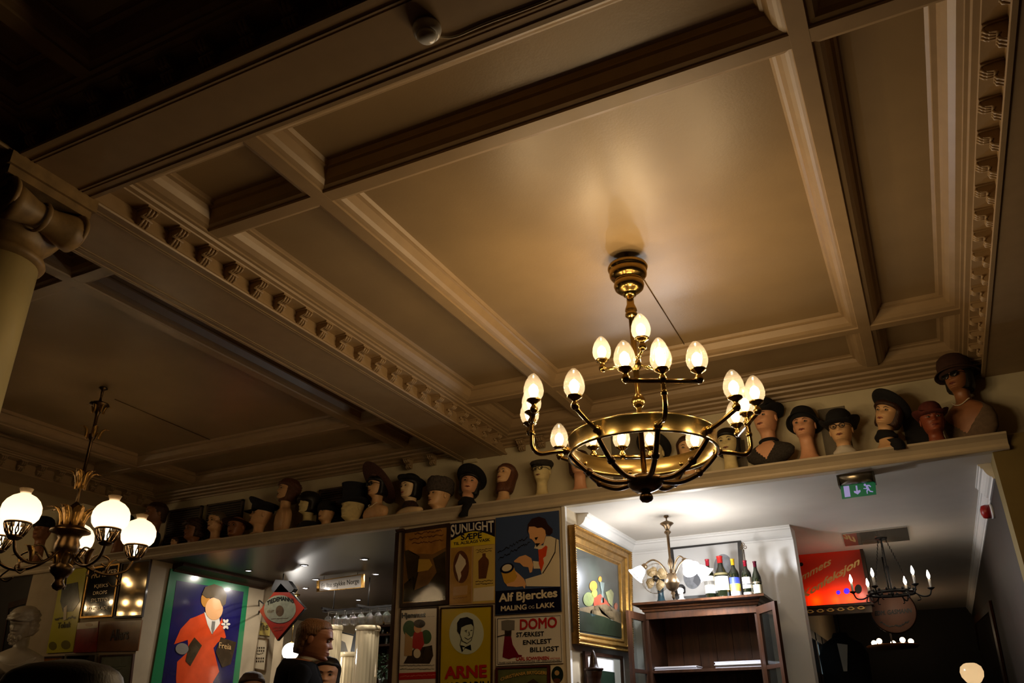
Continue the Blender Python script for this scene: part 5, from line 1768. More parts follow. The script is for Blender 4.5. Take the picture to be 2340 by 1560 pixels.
MB().box((xl - .03, YS - .02, zhi), (xr + .03, YS + .05, zhi + .03)).build('frame_top', m_wood_d, ks, True)
MB().box((xl - .03, YS - .02, zlo - .005), (xl, YS + .17, zhi)).build('frame_side', m_wood_d, ks, True)
MB().box((xr, YS - .02, zlo - .005), (xr + .03, YS + .17, zhi)).build('frame_side', m_wood_d, ks, True)
MB().box((xl, YS + .16, zlo - .005), (xr, YS + .17, zhi)).build('back_board', M('box_inside', (60, 24, 14), .8), ks, True)
lp = PSG.at(*QS([(1000, 900)])[0])
for dx in (-.24, -.06, .08):
    MB().ell((lp.x + dx, YS + .045, zlo + .04), (.03, .02, .02), 10, 8).build('lamp', M_glow('orange_bulb', (255, 190, 90), 8, .5), ks, True)
inv = WM[ks.name].inverted()
for dx, pw in ((-.24, .7), (-.06, 1.1), (.08, 1.7)):
    plight('lamp_light', inv @ Vector((lp.x + dx, YS + .045, zlo + .04)), pw, (1, .66, .28), .02, ks)
m_sg = M('sign_gold', (226, 184, 104), .4)
text('Hjemmets', QS([(120, 830)])[0], QS([(835, 425)])[0], QS([(140, 700)])[0], PSG, m_sg, ks, .006, .02)
text('Konfeksjon', QS([(380, 985)])[0], QS([(1295, 425)])[0], QS([(400, 850)])[0], PSG, m_sg, ks, .006, .03)
m_dot = M('blue_glass_dot', (50, 20, 190), .3, emit=(60, 20, 210), estr=.8)
art('blue_dot', QS(oval(962, 875, 34, 34)), PSG, m_dot, ks, .006)
art('blue_dot', QS(oval(1097, 852, 48, 48)), PSG, m_dot, ks, .006)
art('dark_dot', QS(oval(1285, 820, 58, 75)), PSG, m_iron, ks, .006)
art('dark_dot', QS(oval(250, 450, 40, 40)), PSG, m_iron, ks, .006)
art('dark_dot', QS(oval(362, 420, 32, 32)), PSG, m_iron, ks, .006)
lb = [PSG.at(*q) for q in QS([(280, 1128), (1500, 1040), (1512, 1192), (310, 1262)])]
MB().prism(lb, (0, .03, 0)).build('lower_board', m_wood_d, ks, True)
orn = MB()
for k in range(7):
    u, v = 340 + 165 * k, 1190 - 12.2 * k
    for sg in (-1, 1):
        pts = [(u + sg * 60 * math.cos(q) * (1 - q / 9), v + 34 * math.sin(q) * (1 - q / 9)) for q in [i * .5 for i in range(12)]]
        orn.tube([PSG.at(*QS([w_])[0], .004) for w_ in pts], .005, 5)
orn.build('gold_scrolls', m_sg, ks, True)

# round hanging sign
PR = Plane('Y', 9.6, (0, -1, 0))
rc = PR.at(2041, 1396)
RR = 48 / FPX * (rc - EYE).dot(FWD)
rs = thing('round_sign', 'round pale merchant sign reading EDM. GASMANN hanging in the passage', 'sign', (rc.x, 9.6, rc.z - RR))
mt = Matrix.Translation(rc - WM[rs.name].translation) @ Matrix.Rotation(PI / 2, 4, 'X')
MB().lathe([(0, 0), (RR * .96, 0), (RR, .006), (RR, .03), (0, .03)], 48, mt).build('disc', M('sign_pink', (176, 132, 112), .5, var=.08), rs)
MB().lathe([(RR * .98, -.008), (RR * 1.03, 0), (RR * 1.03, .03), (RR * .98, .036)], 48, mt, caps=False).build('rim', m_wood_d, rs)
text('EDM. GASMANN', QS([(1560, 1255)])[0], QS([(2150, 1205)])[0], QS([(1560, 1185)])[0], PR, m_black, rs, .036, .03)
PR2 = Plane('Y', 9.565, (0, -1, 0))
scribble(rs, PR2, [QS([(1640, 1345)])[0] + QS([(1760, 1420)])[0], QS([(1760, 1420)])[0] + QS([(1980, 1410)])[0], QS([(1980, 1410)])[0] + QS([(2110, 1330)])[0]], m_black, 1.6, 2, 2.2)
MB().tube([Vector((0, 0, 2 * RR)), Vector((0, 0, ZH - rc.z + RR))], .008, 6).build('hanger', m_iron, rs)

# far chandelier
FC = PY(2040, 1475, 12.5)
fz = thing('disc_chandelier', 'small far chandelier with bulbs on an orange tray at the passage end', 'chandelier', (FC.x, 12.5, FC.z))
MB().tube([Vector((0, 0, 0)), Vector((0, 0, ZH - FC.z))], .01, 6).build('rod', m_iron, fz)
MB().lathe([(.02, -.05), (.30, -.03), (.33, 0), (.31, .01), (.02, -.01)], 32).build('tray', M('copper_tray', (190, 110, 50), .4, .5), fz)
for k in range(5):
    a = k * 2 * PI / 5 + .3
    o = (.24 * math.cos(a), .24 * math.sin(a), 0)
    MB().ell((o[0], o[1], .05), .035, 10, 8).build('bulb', M_glow('far_bulb', (255, 224, 180), 6, .3), fz)
    plight('lamp_light', (o[0], o[1], .06), .3, (1, .7, .4), .03, fz)

# glazed partition on the passage's left side
PP = Plane('X', -1.30, (1, 0, 0))
gp = [PP.at(*q) for q in [(1806, 1405), (1892, 1470), (1905, 1600), (1822, 1640)]]
gw = thing('glazed_partition', 'wooden partition with narrow lit glass panes along the passage', 'partition', (-1.30, (gp[0].y + gp[1].y) / 2, 0))
y0_, y1_ = gp[0].y, gp[1].y
zt_ = max(gp[0].z, gp[1].z)
MB().box((-1.37, y0_, 0), (-1.31, y1_, PP.at(1815, 1512).z)).build('dado', m_wood_d, gw, True)
MB().box((-1.37, y0_, zt_ - .10), (-1.30, y1_, zt_)).build('top_rail', m_wood_d, gw, True)
npn = 5
for k in range(npn + 1):
    y = y0_ + (y1_ - y0_) * k / npn
    MB().box((-1.37, y - .05, 0), (-1.30, y + .05, zt_)).build('mullion', m_wood_d, gw, True)
    if k < npn:
        MB().box((-1.36, y + .05, PP.at(1815, 1512).z), (-1.35, y + (y1_ - y0_) / npn - .05, zt_ - .10)).build('pane', M('lit_pane', (110, 124, 128), .1, emit=(120, 138, 144), estr=.28), gw, True)

# coat on the passage wall
ct = PY(1920, 1450, 10.6)
co = thing('hanging_coat', 'dark coat with pale shirt front hanging in the passage', 'coat', (ct.x, 10.6, 0))
rings = []
for z, wx, wy in ((.75, .22, .10), (1.2, .24, .12), (1.5, .25, .13), (ct.z - .22, .27, .12), (ct.z - .10, .22, .10), (ct.z - .03, .10, .07), (ct.z + .02, .08, .06)):
    rings.append([Vector((wx * math.cos(q), wy * math.sin(q) - .0, z)) for q in [2 * PI * k / 24 for k in range(24)]])
MB().loft(rings).build('coat', FB['black'], co)
MB().prism([Vector(p) for p in ((-.02, -.135, ct.z - .40), (.02, -.135, ct.z - .40), (.07, -.118, ct.z - .12), (-.04, -.115, ct.z - .10))], (0, .02, 0)).build('shirt_front', FB['white'], co)
MB().tube([Vector((0, 0, ct.z + .01)), Vector((0, 0, ct.z + .12)), Vector((0, .0, ZH))], .008, 6).build('hook', m_iron, co)

# wall things on the right of the passage
PRW = Plane('X', .585, (-1, 0, 0))
sg = sign('framed_mirror', 'tall brown-framed mirror on the dark passage wall', [(2226, 1412), (2262, 1372), (2318, 1640), (2262, 1660)], PRW, M('dim_mirror', (60, 44, 32), .12, .6), m_wood, .12, 'mirror')
ra_ = PX(2263, 1168, .58)
al2 = thing('alarm_bell', 'red fire alarm sounder high on the passage wall', 'alarm', (.60, ra_.y, ra_.z - .07))
T = Matrix.Translation((0, 0, .07)) @ Matrix.Rotation(-PI / 2, 4, 'Y')
MB().lathe([(0, 0), (.055, 0), (.055, .02), (0, .02)], 24, T).build('base', m_whitecool, al2)
MB().lathe([(.05, .02), (.052, .05), (.045, .075), (.02, .085), (0, .086)], 24, T).build('bell', M('alarm_red', (150, 18, 14), .35), al2)
gp_ = PY(2222, 1541, 7.3)
gl = thing('globe_sconce', 'warm round glass wall lamp low in the dark passage', 'lamp', (.60, 7.3, gp_.z - .1))
lx = gp_.x - .60
MB().lathe([(0, 0), (.05, 0), (.05, .015), (0, .02)], 20, Matrix.Translation((0, 0, .02)) @ Matrix.Rotation(-PI / 2, 4, 'Y')).build('back_plate', m_brass, gl)
MB().tube(bez([(-.01, 0, .02), (lx * .5, 0, -.02), (lx, 0, .0), (lx, 0, .04)], 6), .009, 8).build('arm', m_brass, gl)
MB().lathe([(.03, .035), (.05, .05), (.074, .085), (.08, .12), (.07, .155), (.045, .175), (.03, .18)], 24, o=(lx, 0, 0), caps=False).build('globe', M_shell('amber_opal', (255, 236, 206), .0, .05, .9, .2), gl)
MB().ell((lx, 0, .11), .025, 10, 8).build('bulb', M_glow('sconce_bulb', (255, 220, 160), 1, .5), gl)
plight('lamp_light', (lx, 0, .11), .14, (1, .80, .55), .025, gl)

# ---------------------------------------------------------------- bar room
PG = Plane('X', -7.112, (1, 0, 0))
QG = lambda p: zc(p, 300, 1270, 5.38)
gs = sign('advertising_poster', 'huge green-bordered poster with a red-coated figure on navy in the bar doorway', QG([(485, 155), (1450, 340), (1236, 2300), (110, 2300)]), PG, e_green, cat='poster')
art('navy_field', QG([(555, 300), (1380, 440), (1165, 2200), (276, 2200)]), PG, E('navyfield', (22, 18, 78), var=.25, scale=4), gs, .004)
art('coat', QG([(800, 740), (890, 700), (945, 840), (985, 960), (1080, 830), (1110, 760), (1135, 900), (1160, 1000), (1060, 1060), (1005, 1130), (1075, 1420), (1000, 1545), (960, 1800), (560, 1800), (545, 1500), (560, 1300), (700, 1170), (690, 1030), (520, 1085), (600, 900), (720, 770)]), PG, e_orange, gs, .006)
art('collar', QG([(890, 690), (1075, 760), (1085, 830), (985, 960), (930, 840)]), PG, e_white, gs, .008)
art('tie', QG([(985, 800), (1025, 805), (1015, 900), (990, 965), (975, 890)]), PG, e_grey, gs, .010)
art('head', QG(oval(1010, 650, 108, 138, 30)), PG, e_skin, gs, .010)
art('hair', QG(oval(905, 540, 55, 90, 20)), PG, E('straw', (190, 130, 50)), gs, .009)
art('cap', QG([(860, 470), (900, 380), (1010, 345), (1110, 380), (1165, 480), (1150, 590), (1110, 620), (1080, 540), (1000, 510), (920, 520)]), PG, E('olive', (86, 70, 46), var=.15), gs, .012)
for k in range(6):
    a = k * PI / 3
    art('petal', QG(oval(1152 + 30 * math.cos(a), 838 + 44 * math.sin(a), 15, 26, 12, a + PI / 2)), PG, e_white, gs, .012)
art('box', QG([(770, 1000), (860, 1100), (720, 1350), (660, 1290), (700, 1100)]), PG, e_umber, gs, .010)
art('box', QG([(1095, 998), (1285, 1060), (1215, 1330), (1110, 1370), (1030, 1180)]), PG, e_umber, gs, .009)
text('Freia', QG([(1065, 1130)])[0], QG([(1215, 1150)])[0], QG([(1072, 1060)])[0], PG, e_tan, gs, .012, .01)
art('glove', QG(oval(615, 1140, 80, 70, 20)), PG, e_grey, gs, .011)

# recessed downlights
DL = [(695, 1291), (833, 1277), (859, 1311), (909, 1325), (721.5, 1323), (697.5, 1343), (819, 1370), (568, 1303)]
first = None
LB = ['in front of the gilt motto sign', 'in the bar ceiling nearest the ledge', 'right of the gilt motto sign', 'beside the landscape poster', 'touching the gilt motto sign', 'behind the gilt motto sign', 'above the hanging wine glasses', 'above the green poster']
for k, (u, v) in enumerate(DL):
    p = PZ(u, v, ZH)
    lb = 'small white recessed downlight ' + LB[k]
    if first is None:
        first = thing('downlight', lb, 'downlight', (p.x, p.y, ZH), 0, 'recessed downlights in the bar ceiling')
        MB().lathe([(.030, .0), (.045, -.001), (.046, -.006), (.034, -.008), (.030, -.004)], 24, caps=False).build('bezel', M('steel_bezel', (150, 146, 140), .3, .9), first)
        MB().lathe([(0, -.002), (.030, -.002), (.030, -.0035), (0, -.0035)], 20).build('lens', M('lit_lens', (255, 255, 255), .3, emit=(235, 235, 255), estr=9), first)
        l = bpy.data.lights.new('lamp_light', 'AREA')
        l.shape = 'DISK'
        l.size = .05
        l.energy = 3.6
        l.color = (1, .90, .78)
        lo = bpy.data.objects.new('lamp_light', l)
        COL.objects.link(lo)
        lo.location = (0, 0, -.012)
        lo.parent = first
    else:
        dup(first, (p.x, p.y, ZH), 0, lb)

# motto sign
PM = Plane('Y', 7.68, (0, -1, 0))
ms = sign('motto_sign', 'white sign in a gilt frame reading Et lite stykke Norge under the bar ceiling', [(725.5, 1327), (831.7, 1311), (831.7, 1342), (725.5, 1352)], PM, e_white, m_gilt, .10)
text('Et lite stykke Norge', (735, 1344), (821, 1332), (735, 1333), PM, e_umber, ms, .006, .0)
for u, v in ((740, 1324), (817, 1313)):
    q = PM.at(u, v)
    MB().tube([q, Vector((q.x, q.y, ZH))], .003, 6).build('hanger', m_iron, ms, True)

# diamond tobacco sign
PD = Plane('Y', 7.3, (0, -1, 0))
QD = lambda p: zc(p, 500, 1080, 3.25)
dc = [PD.at(*q) for q in QD([(460, 820), (634, 1005), (433, 1240), (302, 1025)])]
ds = thing('diamond_sign', 'red diamond-shaped tobacco sign reading TIEDEMANNS on an iron bracket', 'sign', (dc[2].x, 7.3, dc[2].z))
MB().prism(dc, (0, .05, 0)).build('board', E('rust', (108, 31, 19)), ds, True)
for i in range(4):
    a, b = dc[i], dc[(i + 1) % 4]
    MB().tube([a + Vector((0, .025, 0)), b + Vector((0, .025, 0))], .014, 6).build('frame_bar', m_iron, ds, True)
art('roundel', QD(oval(455, 1012, 118, 104, 32)), PD, E('fog', (92, 92, 76), var=.15, scale=20), ds, .004)
text('TIEDEMANNS', QD([(362, 985)])[0], QD([(560, 968)])[0], QD([(362, 955)])[0], PD, e_black, ds, .007, .02, arc=.9)
text('KRAFT', QD([(365, 1040)])[0], QD([(415, 1038)])[0], QD([(365, 1020)])[0], PD, e_umber, ds, .007)
art('portrait', QD(oval(455, 1025, 30, 40, 20)), PD, e_umber, ds, .006)
scribble(ds, PD, [QD([(390, 1085)])[0] + QD([(520, 1078)])[0], QD([(400, 1150)])[0] + QD([(490, 1140)])[0], QD([(410, 1168)])[0] + QD([(478, 1160)])[0]], e_umber, .8, 2, .8)
MB().prism([PD.at(*q) for q in QD([(388, 862), (420, 792), (515, 800), (558, 860), (540, 886), (402, 886)])], (0, .07, 0)).build('lamp_hood', m_iron, ds, True)
wl = PY(583, 1400, 7.62)
bk = MB().tube([PD.at(*QD([(302, 1025)])[0]), wl + Vector((-.06, .12, 0))], .010, 6)
bk.tube(bez([PD.at(*QD([(330, 970)])[0]), PY(592, 1372, 7.45), wl + Vector((-.06, .12, .08))], 5), .008, 6)
bk.build('bracket', m_iron, ds, True)
tp = dc[0]
MB().tube([tp + Vector((0, .03, 0)), Vector((tp.x, tp.y + .03, ZH))], .006, 6).build('hanger', m_iron, ds, True)

# stub wall things
PT = Plane('Y', 7.735, (0, -1, 0))
sb = sign('bracket_board', 'tall black iron wall bracket beside the green poster', QD([(232, 912), (276, 905), (272, 1130), (222, 1150)]), PT, m_iron, cat='bracket', th=.03)
MB().tube(bez([PT.at(*QD([w_])[0], .03) for w_ in ((276, 950), (300, 940), (292, 990), (270, 1000), (300, 1060), (270, 1110))], 5), .008, 6).build('scroll', m_iron, sb, True)
st = sign('enamel_sign', 'yellowed tea enamel sign reading The on the bar wall', QD([(292, 1102), (378, 1118), (372, 1210), (284, 1200)]), PT, E('teacream', (186, 166, 84)))
text('The', QD([(302, 1172)])[0], QD([(368, 1166)])[0], QD([(302, 1118)])[0], PT, e_umber, st, .006, .01)
sf = sign('framed_print', 'cream framed chart with rows of small dark portraits on the bar wall', QD([(280, 1222), (368, 1236), (345, 1472), (256, 1455)]), PT, e_cream, m_tarn, .06, 'print')
for i in range(4):
    for j in range(4):
        u, v = 284 + 16 * j - 2 * i, 1292 + (14 if i < 1 else 0) * 0 + (22 * i if i < 2 else 22 * i + 34)
        art('portrait', QD([(u, v), (u + 9, v + 1), (u + 8, v + 15), (u - 1, v + 14)]), PT, e_umber, sf, .005)
scribble(sf, PT, [QD([(280, 1345)])[0] + QD([(332, 1342)])[0]], e_umber, 1.5, 2, 1.2)

# back of the bar
PW = Plane('Y', 10.87, (0, -1, 0))
gm = sign('gilt_mirror', 'gilt-framed mirror on the back wall of the bar', [(632, 1462), (690, 1452), (690, 1600), (622, 1610)], PW, M('bar_mirror', (90, 82, 70), .08, .9), m_gilt, .16, 'mirror')
g1 = PY(664, 1488, 8.6)
gg = thing('globe_pendant', 'bright white globe pendant lamp behind the fair-haired man', 'lamp', (g1.x, 8.6, ZH))
zg = g1.z - ZH
MB().lathe([(.05, 0), (.045, -.02), (.006, -.03), (.006, zg + .13), (.03, zg + .12), (.032, zg + .10)], 16).build('rod', m_brass, gg)
MB().ell((0, 0, zg), .105, 24, 16).build('globe', M('lit_opal', (255, 255, 255), .3, emit=(255, 250, 242), estr=3.5), gg)
plight('lamp_light', (0, -.16, zg - .05), 24, (1, .93, .84), .08, gg)
for (ua, ub, vt, y, lab) in ((749, 779, 1430, 8.25, 'cream fluted column beside the fair-haired man in the bar'), (820, 863, 1432, 8.1, 'wider cream fluted column under the hanging wine glasses'), (778, 818, 1492, 8.9, 'short cream fluted column between the two taller ones')):
    a, b = PY(ua, vt, y), PY(ub, vt, y)
    R = (b.x - a.x) / 2
    c = thing('bar_column', lab, 'column', ((a.x + b.x) / 2, y, 0))
    ring = []
    for z in (0, a.z - .06):
        ring.append([Vector((R * (1 - .035 * (1 if k % 2 else 0)) * math.cos(2 * PI * k / 40), R * (1 - .035 * (1 if k % 2 else 0)) * math.sin(2 * PI * k / 40), z)) for k in range(40)])
    MB().loft(ring, smooth=False).build('shaft', M('cream_gloss', (212, 196, 160), .14, coat=.6), c)
    MB().lathe([(R, a.z - .06), (R * 1.1, a.z - .05), (R * 1.12, a.z - .02), (R * 1.04, a.z)], 32).build('cap', M('cream_gloss', (212, 196, 160), .14, coat=.6), c)

# hanging glass rack
YR = 7.85
ra0, rb0 = PY(735, 1397, YR), PY(912, 1380, YR)
zr_ = (ra0.z + rb0.z) / 2
rk = thing('glass_rack', 'dark overhead rack with rails above the bar', 'rack', ((ra0.x + rb0.x) / 2, YR, zr_))
hw = (rb0.x - ra0.x) / 2
for k in range(3):
    for e in (-.021, .021):
        y = .04 + .12 * k + e
        MB().box((-hw, y - .007, -.010), (hw, y + .007, .010)).build('rail', m_iron, rk)
for x in (-hw + .04, 0, hw - .04):
    MB().box((x - .012, -.05, .012), (x + .012, .38, .036)).build('cross_bar', m_iron, rk)
    MB().tube([(x, .16, .03), (x, .16, ZH - zr_)], .006, 6).build('hanger', m_iron, rk)
m_glass = M_shell('wine_glass', (240, 242, 240), .76, .95, .1, .05)
gfirst = None
ng = 8
for row in range(2):
    for k in range(ng):
        x = (ra0.x + rb0.x) / 2 - hw + .07 + (2 * hw - .14) * (k + .5 * (row % 2) * .9) / ng
        y = YR + .04 + .12 * row
        if gfirst is None:
            gfirst = thing('wine_glass', 'stemmed wine glass hanging upside down from the overhead bar rack', 'glass', (x, y, zr_ - .1565), 0, 'wine glasses hanging in the bar rack')
            MB().lathe([(.036, 0), (.040, .03), (.041, .055), (.036, .078), (.022, .095), (.006, .103), (.004, .16), (.032, .166), (.034, .168)], 16, caps=False).build('glass', m_glass, gfirst)
        else:
            dup(gfirst, (x, y, zr_ - .1565))

# back shelf with bottles
PSH = Plane('Y', 10.4, (0, -1, 0))
sa, sb_ = PSH.at(862, 1432), PSH.at(908, 1470)
shf = thing('bar_shelf', 'dark wooden bottle shelf on the back wall of the bar', 'shelf', ((sa.x + sb_.x) / 2, 10.55, 0))
w_ = (sb_.x - sa.x) / 2 + .15
for z in (sb_.z - .02, (sa.z + sb_.z) / 2, sa.z):
    MB().box((-w_, -.12, z), (w_, .33, z + .03)).build('board', m_wood_d, shf)
for x in (-w_, w_ - .03):
    MB().box((x, -.12, 0), (x + .03, .33, sa.z + .03)).build('upright', m_wood_d, shf)
MB().box((-w_, .31, 0), (w_, .33, sa.z + .03)).build('back_panel', m_wood_d, shf)
bf = None
for k in range(7):
    x = (sa.x + sb_.x) / 2 - w_ + .10 + (2 * w_ - .2) * k / 6
    z = (sa.z + sb_.z) / 2 + .03 if k % 2 else sb_.z + .01
    if bf is None:
        bf = thing('spirit_bottle', 'small dark spirit bottle on the bar shelf', 'bottle', (x, 10.52, z), 0, 'bottles on the bar shelf')
        MB().lathe([(0, 0), (.032, 0), (.034, .008), (.034, .11), (.014, .14), (.012, .17), (0, .172)], 14).build('glass', m_bot, bf)
        MB().lathe([(.0125, .15), (.014, .15), (.014, .176), (0, .177)], 12).build('stopper', m_gilt, bf)
    else:
        dup(bf, (x, 10.52, z))
# leaning print and plant
PL = Plane('Y', 9.3, (0, -1, 0))
lp_ = sign('framed_print', 'pale print in a black frame behind the cream columns', QD([(905, 1180), (1010, 1206), (985, 1340), (880, 1340)]), PL, e_cream, m_black, .10, 'print')
art('silhouette', QD([(905, 1240), (940, 1260), (960, 1330), (900, 1335)]), PL, e_grey, lp_, .005)
bl_ = [PL.at(*q) for q in QD([(1040, 1165), (1020, 1340), (985, 1320), (1015, 1190)])]
MB().prism([p + Vector((0, -.02, 0)) for p in bl_], (0, .05, 0)).build('prop', m_black, lp_, True)
MB().tube([PL.at(770, 1475) + Vector((0, .02, 0)), Vector((PL.at(770, 1475).x, 9.32, 0))], .01, 6).build('stand', m_iron, lp_, True)
pp = PY(884, 1525, 8.7)
pl_ = thing('potted_plant', 'bushy dark green plant spilling over the bar', 'plant', (pp.x, 8.7, 0))
rnd = random.Random(3)
fo = MB()
for k in range(150):
    a, b = rnd.uniform(0, 2 * PI), rnd.uniform(-.7, 1)
    d = Vector((math.cos(a) * math.cos(b), math.sin(a) * math.cos(b), math.sin(b)))
    c = Vector((0, 0, pp.z - .0)) + Vector((d.x * .15, d.y * .15, d.z * .20)) * rnd.uniform(.5, 1)
    t = d.cross(Vector((0, 0, 1))).normalized() * .022
    e = c + d * .06 + Vector((0, 0, -.03))
    fo.add([c, c.lerp(e, .5) + t + Vector((0, 0, .01)), e, c.lerp(e, .5) - t + Vector((0, 0, .01)), c.lerp(e, .5) - Vector((0, 0, .008))], [(0, 1, 4), (1, 2, 4), (2, 3, 4), (3, 0, 4)])
f_ = fo.build('foliage', M('leaf_green', (28, 52, 30), .5, var=.3, scale=20), pl_)
f_['kind'] = 'stuff'
MB().lathe([(.05, pp.z - .34), (.09, pp.z - .14), (.095, pp.z - .12), (.08, pp.z - .12)], 20).build('pot', m_black, pl_)
MB().lathe([(.12, 0), (.12, .03), (.03, .06), (.03, pp.z - .34), (.06, pp.z - .335)], 16).build('stand', m_wood_d, pl_)
lq = PY(911, 1522, 8.55)
tl = thing('shaded_lamp', 'small white shaded lamp at the edge of the poster pillar', 'lamp', (lq.x + .06, 8.55, 0))
MB().lathe([(.12, 0), (.12, .02), (.02, .05), (.015, lq.z - .1), (.02, lq.z - .05)], 16).build('stand', m_brass, tl)
MB().lathe([(.11, lq.z - .10), (.05, lq.z + .10), (.045, lq.z + .10), (.105, lq.z - .10)], 24, caps=False).build('shade', M('lit_shade', (240, 220, 190), .7, emit=(255, 230, 190), estr=.9), tl)
plight('lamp_light', (0, 0, lq.z - .02), 1.2, (1, .8, .55), .03, tl)


# ---------------------------------------------------------------- people
TORSO0 = [(-3.55, .50, -.36, .40), (-3.2, .78, -.44, .46), (-2.8, .82, -.46, .50), (-2.2, .70, -.46, .42), (-1.6, .80, -.50, .44), (-1.1, .88, -.50, .48), (-.80, .92, -.40, .46), (-.62, .80, -.33, .42), (-.52, .52, -.28, .36), (-.45, .33, -.23, .31)]


def person(u, v, y, label, yaw, nod=0.0, hunch=0.0, tscale=1.0, skin=(196, 140, 104), hair='brown', hairargs=SHORT, top=None, lower=None, h=.225, female=False, shirt=None, seated=False, X=None):
    TORSO = [(-.45 + (z + .45) * tscale + hunch, w, a + hunch * .35, b + hunch * .7) for z, w, a, b in TORSO0]
    t = PY(u, v, y)
    H = t.z - .012
    r = thing('person', label, 'person', (t.x, y, 0))
    zc_ = H - h
    sk = M('skin_%d_%d_%d' % skin, skin, .5, var=.05, scale=20)
    R = Matrix.Rotation(yaw, 3, 'Z')
    f0 = tilt_fn(h, zc_, 0, nod, 0)

    def fn(p):
        return R @ f0(p)
    mb = MB()
    mb.loft([[fn(p) for p in q] for q in head_rings(TORSO, female)])
    for sx in (-1, 1):
        e = MB().ell((sx * .385, .07, .44), (.035, .085, .125), 10, 8, Matrix.Rotation(.2, 3, 'X'))
        mb.add([fn(p) for p in e.v], e.f, True)
        # forearm and hand
        wr = Vector((sx * .95, -1.15, -2.05 * tscale + hunch))
        mb.tube([fn(Vector((sx * 1.0, -.55, -2.15 * tscale + hunch))), fn(wr)], [h * .16, h * .12], 10)
        pal = wr + Vector((-sx * .06, -.28, .02))
        pe = MB().ell(pal, (.17, .24, .08), 12, 8)
        mb.add([fn(p) for p in pe.v], pe.f, True)
        for q in range(4):
            b0 = pal + Vector((-.12 + .08 * q, -.16, 0))
            L_ = (.30, .34, .32, .25)[q]
            mb.tube([fn(b0), fn(b0 + Vector((0, -L_ * .5, -.02))), fn(b0 + Vector((0, -L_ * .85, -.12)))], [h * .042, h * .038, h * .03], 7)
        b0 = pal + Vector((-sx * .13, .02, 0))
        mb.tube([fn(b0), fn(b0 + Vector((-sx * .10, -.12, 0))), fn(b0 + Vector((-sx * .10, -.26, -.03)))], [h * .05, h * .045, h * .035], 7)
    mb.build('body', sk, r)
    face_bits(r, fn, (150, 84, 74))
    mk_hair(r, fn, HR[hair] if isinstance(hair, str) else hair, **hairargs)
    # jacket with sleeves
    jk = MB()
    rings = []
    for i in range(15):
        z = (-3.4 + .45) * tscale - .45 + hunch + 2.94 * tscale * i / 14
        w, yf, yb = interp(TORSO, z)
        ring = []
        for k in range(40):
            a = 2 * PI * k / 40
            s_, c = math.sin(a), math.cos(a)
            gr = .11
            if s_ < -.3 and abs(c) < .26 * max(0, (z - hunch + 1.2) / .7):
                gr = -.04
            ring.append(fn(Vector(((w + gr) * c, ((-yf if s_ < 0 else yb) + gr) * s_, z))))
        rings.append(ring)
    jk.loft(rings)
    for sx in (-1, 1):
        jk.tube([fn(p) for p in bez([(sx * q0, q1, -.45 + (q2 + .45) * tscale + hunch) for q0, q1, q2 in ((.74, .04, -.76), (.98, .06, -1.0), (1.06, .08, -1.6), (1.02, -.10, -2.2), (1.0, -.55, -2.16), (.95, -1.10, -2.06))], 4)], [h * q for q in ([.26, .30, .30, .28, .26, .25, .24, .23, .22] + [.22] * 10 + [.19, .18])], 12)
    jk.build('jacket', top, r)
    if shirt:
        scarf(r, fn, shirt, -.46 + hunch, -.34 + hunch, .015, 'shirt_collar', 0)
    if not seated:
        tr_ = MB()
        hip = zc_ + (-.45 + (-2.80) * tscale + hunch) * h
        for sx in (-1, 1):
            pts = [(R @ Vector((sx * .36 * h, 0, 0))) + Vector((0, 0, hip)), (R @ Vector((sx * .44 * h, 0, 0))) + Vector((0, 0, hip * .55)), (R @ Vector((sx * .44 * h, .1 * h, 0))) + Vector((0, 0, .07))]
            tr_.tube(bez(pts, 5), [.098, .096, .092, .088, .082, .076, .072, .068, .066, .064, .062], 14)
        tr_.build('trousers', lower or FB['navy'], r)
        for sx in (-1, 1):
            sh_ = MB().ell((0, 0, 0), (.05, .14, .05), 14, 8)
            sh_.v = [R @ (p + Vector((sx * .44 * h, -.04, .05))) for p in sh_.v]
            sh_.build('shoe', m_black, r)
    else:
        tr_ = MB()
        hip = zc_ + (-.45 + (-2.80) * tscale + hunch) * h
        for sx in (-1, 1):
            K = R @ Vector((sx * .40 * h, -.46, hip - .03 + 0))
            F = R @ Vector((sx * .40 * h, -.44, .07))
            tr_.tube([R @ Vector((sx * .36 * h, .02, hip)), K * 1.0, F], [.10, .078, .058], 12)
        tr_.build('trousers', lower or FB['navy'], r)
        for sx in (-1, 1):
            sh_ = MB().ell((0, 0, 0), (.05, .14, .05), 14, 8)
            sh_.v = [R @ (p + Vector((sx * .40 * h, -.50, .05))) for p in sh_.v]
            sh_.build('shoe', m_black, r)
    return r, t


m_sand = M('hair_sandy', (126, 86, 50), .55, var=.45, scale=40, stretch=(8, 8, 1), bump=.7, bscale=26)
m_suit = M('suit_black', (9, 9, 12), .95, var=.15, scale=40, spec=.15)
person(713, 1409, 3.85, 'fair-haired man in a dark jacket seen in profile, looking down', 2.12, .20, .36, 1.0, (158, 104, 76), m_sand, dict(low=.06, puff=.05, line=.86, side=.9, curl=.007, burn=.56), m_suit, h=.207, shirt=FB['white'])
person(748, 1500, 4.75, 'dark-haired woman behind the fair-haired man, facing the room', .62, .0, .0, 1.0, (214, 166, 138), 'dark', dict(low=-.75, puff=.09, line=.82, side=.25), m_suit, h=.215, female=True)
person(578, 1534, 5.3, 'person of whom only dark brown hair shows beside the framed chart', .9, .05, .0, 1.0, (170, 118, 90), 'brown', dict(low=-.2, puff=.09, line=.78, side=.4), m_suit, h=.215)
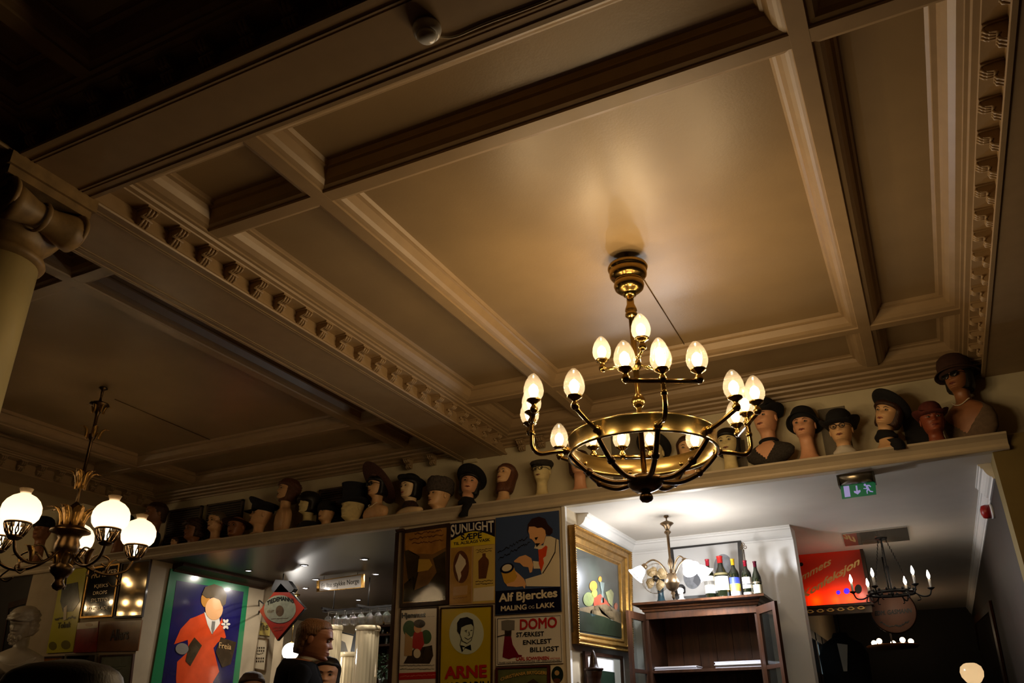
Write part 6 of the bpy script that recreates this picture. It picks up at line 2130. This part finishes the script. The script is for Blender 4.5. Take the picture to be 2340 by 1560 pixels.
fg, ft = person(168, 1509, 1.02, 'person seated close by with only a dark crown of hair showing below the globe chandelier', 2.6, .0, .0, .78, (150, 100, 74), 'dark', dict(low=.0, puff=.08, line=.70, side=.5), m_suit, seated=True)
cz = ft.z - .225 * 4.3 - .02
chr_ = thing('dining_chair', 'dark wooden chair under the seated person', 'chair', (ft.x, 1.02, 0), 2.6)
zs_ = ft.z - .225 - .225 * (.45 + 3.1 * .78) - .02
MB().box((-.20, -.26, zs_ - .04), (.20, .18, zs_)).build('seat', m_wood_d, chr_)
MB().box((-.19, .19, zs_), (.19, .22, zs_ + .40)).build('backrest', m_wood_d, chr_)
for sx in (-.17, .17):
    for yy in (-.23, .19):
        MB().box((sx - .02, yy - .02, 0), (sx + .02, yy + .02, zs_ - .04)).build('leg', m_wood_d, chr_)

# ---------------------------------------------------------------- marble bust
m_marb = M('marble', (196, 188, 172), .35, var=.1, scale=8)
mp = PY(52, 1452, 5.55)
mbst = thing('marble_bust', 'weathered white marble bust of a bearded figure on a pedestal', 'bust', (mp.x, 5.55, 0))
hh = .27
fnm0 = tilt_fn(hh, mp.z, 0, .35, .1)
Rm = Matrix.Rotation(.35, 3, 'Z')
fnm = lambda p: Rm @ fnm0(p)
lowm = [(-1.45, .60, -.45, .40), (-1.25, .95, -.55, .45), (-1.0, 1.05, -.55, .46), (-.75, 1.0, -.50, .44), (-.60, .70, -.40, .38), (-.48, .42, -.27, .33)]
mk_head(mbst, fnm, m_marb, lowm, 'figure')
mk_hair(mbst, fnm, m_marb, low=.05, puff=.12, line=.72, side=.4, curl=.05)
be = MB()
rnd = random.Random(9)
for k in range(26):
    a = rnd.uniform(-1, 1)
    b = rnd.uniform(0, 1)
    be.ell((a * .26 * (1 - .5 * b), -.46 + .10 * abs(a) - .02 * b, .12 - .42 * b), (.09, .07, .10), 8, 6)
local(fnm, be).build('beard', m_marb, mbst)
dr = MB()
for k in range(6):
    t = k / 5
    dr.tube([fnm(p) for p in bez([(-.9 + .25 * t, -.35, -.65 - .1 * t), (-.3 + .1 * t, -.62 - .04 * t, -.95 - .1 * t), (.4, -.60, -1.1 - .05 * k), (.95 - .1 * t, -.30, -.80 - .1 * t)], 5)], hh * .055, 7)
dr.build('drapery', m_marb, mbst)
zp = mp.z - 1.45 * hh
MB().box((-.20, -.16, zp - .05), (.20, .16, zp + .01)).box((-.16, -.13, .12), (.16, .13, zp - .05)).box((-.21, -.17, 0), (.21, .17, .12)).build('pedestal', m_wood_d, mbst)
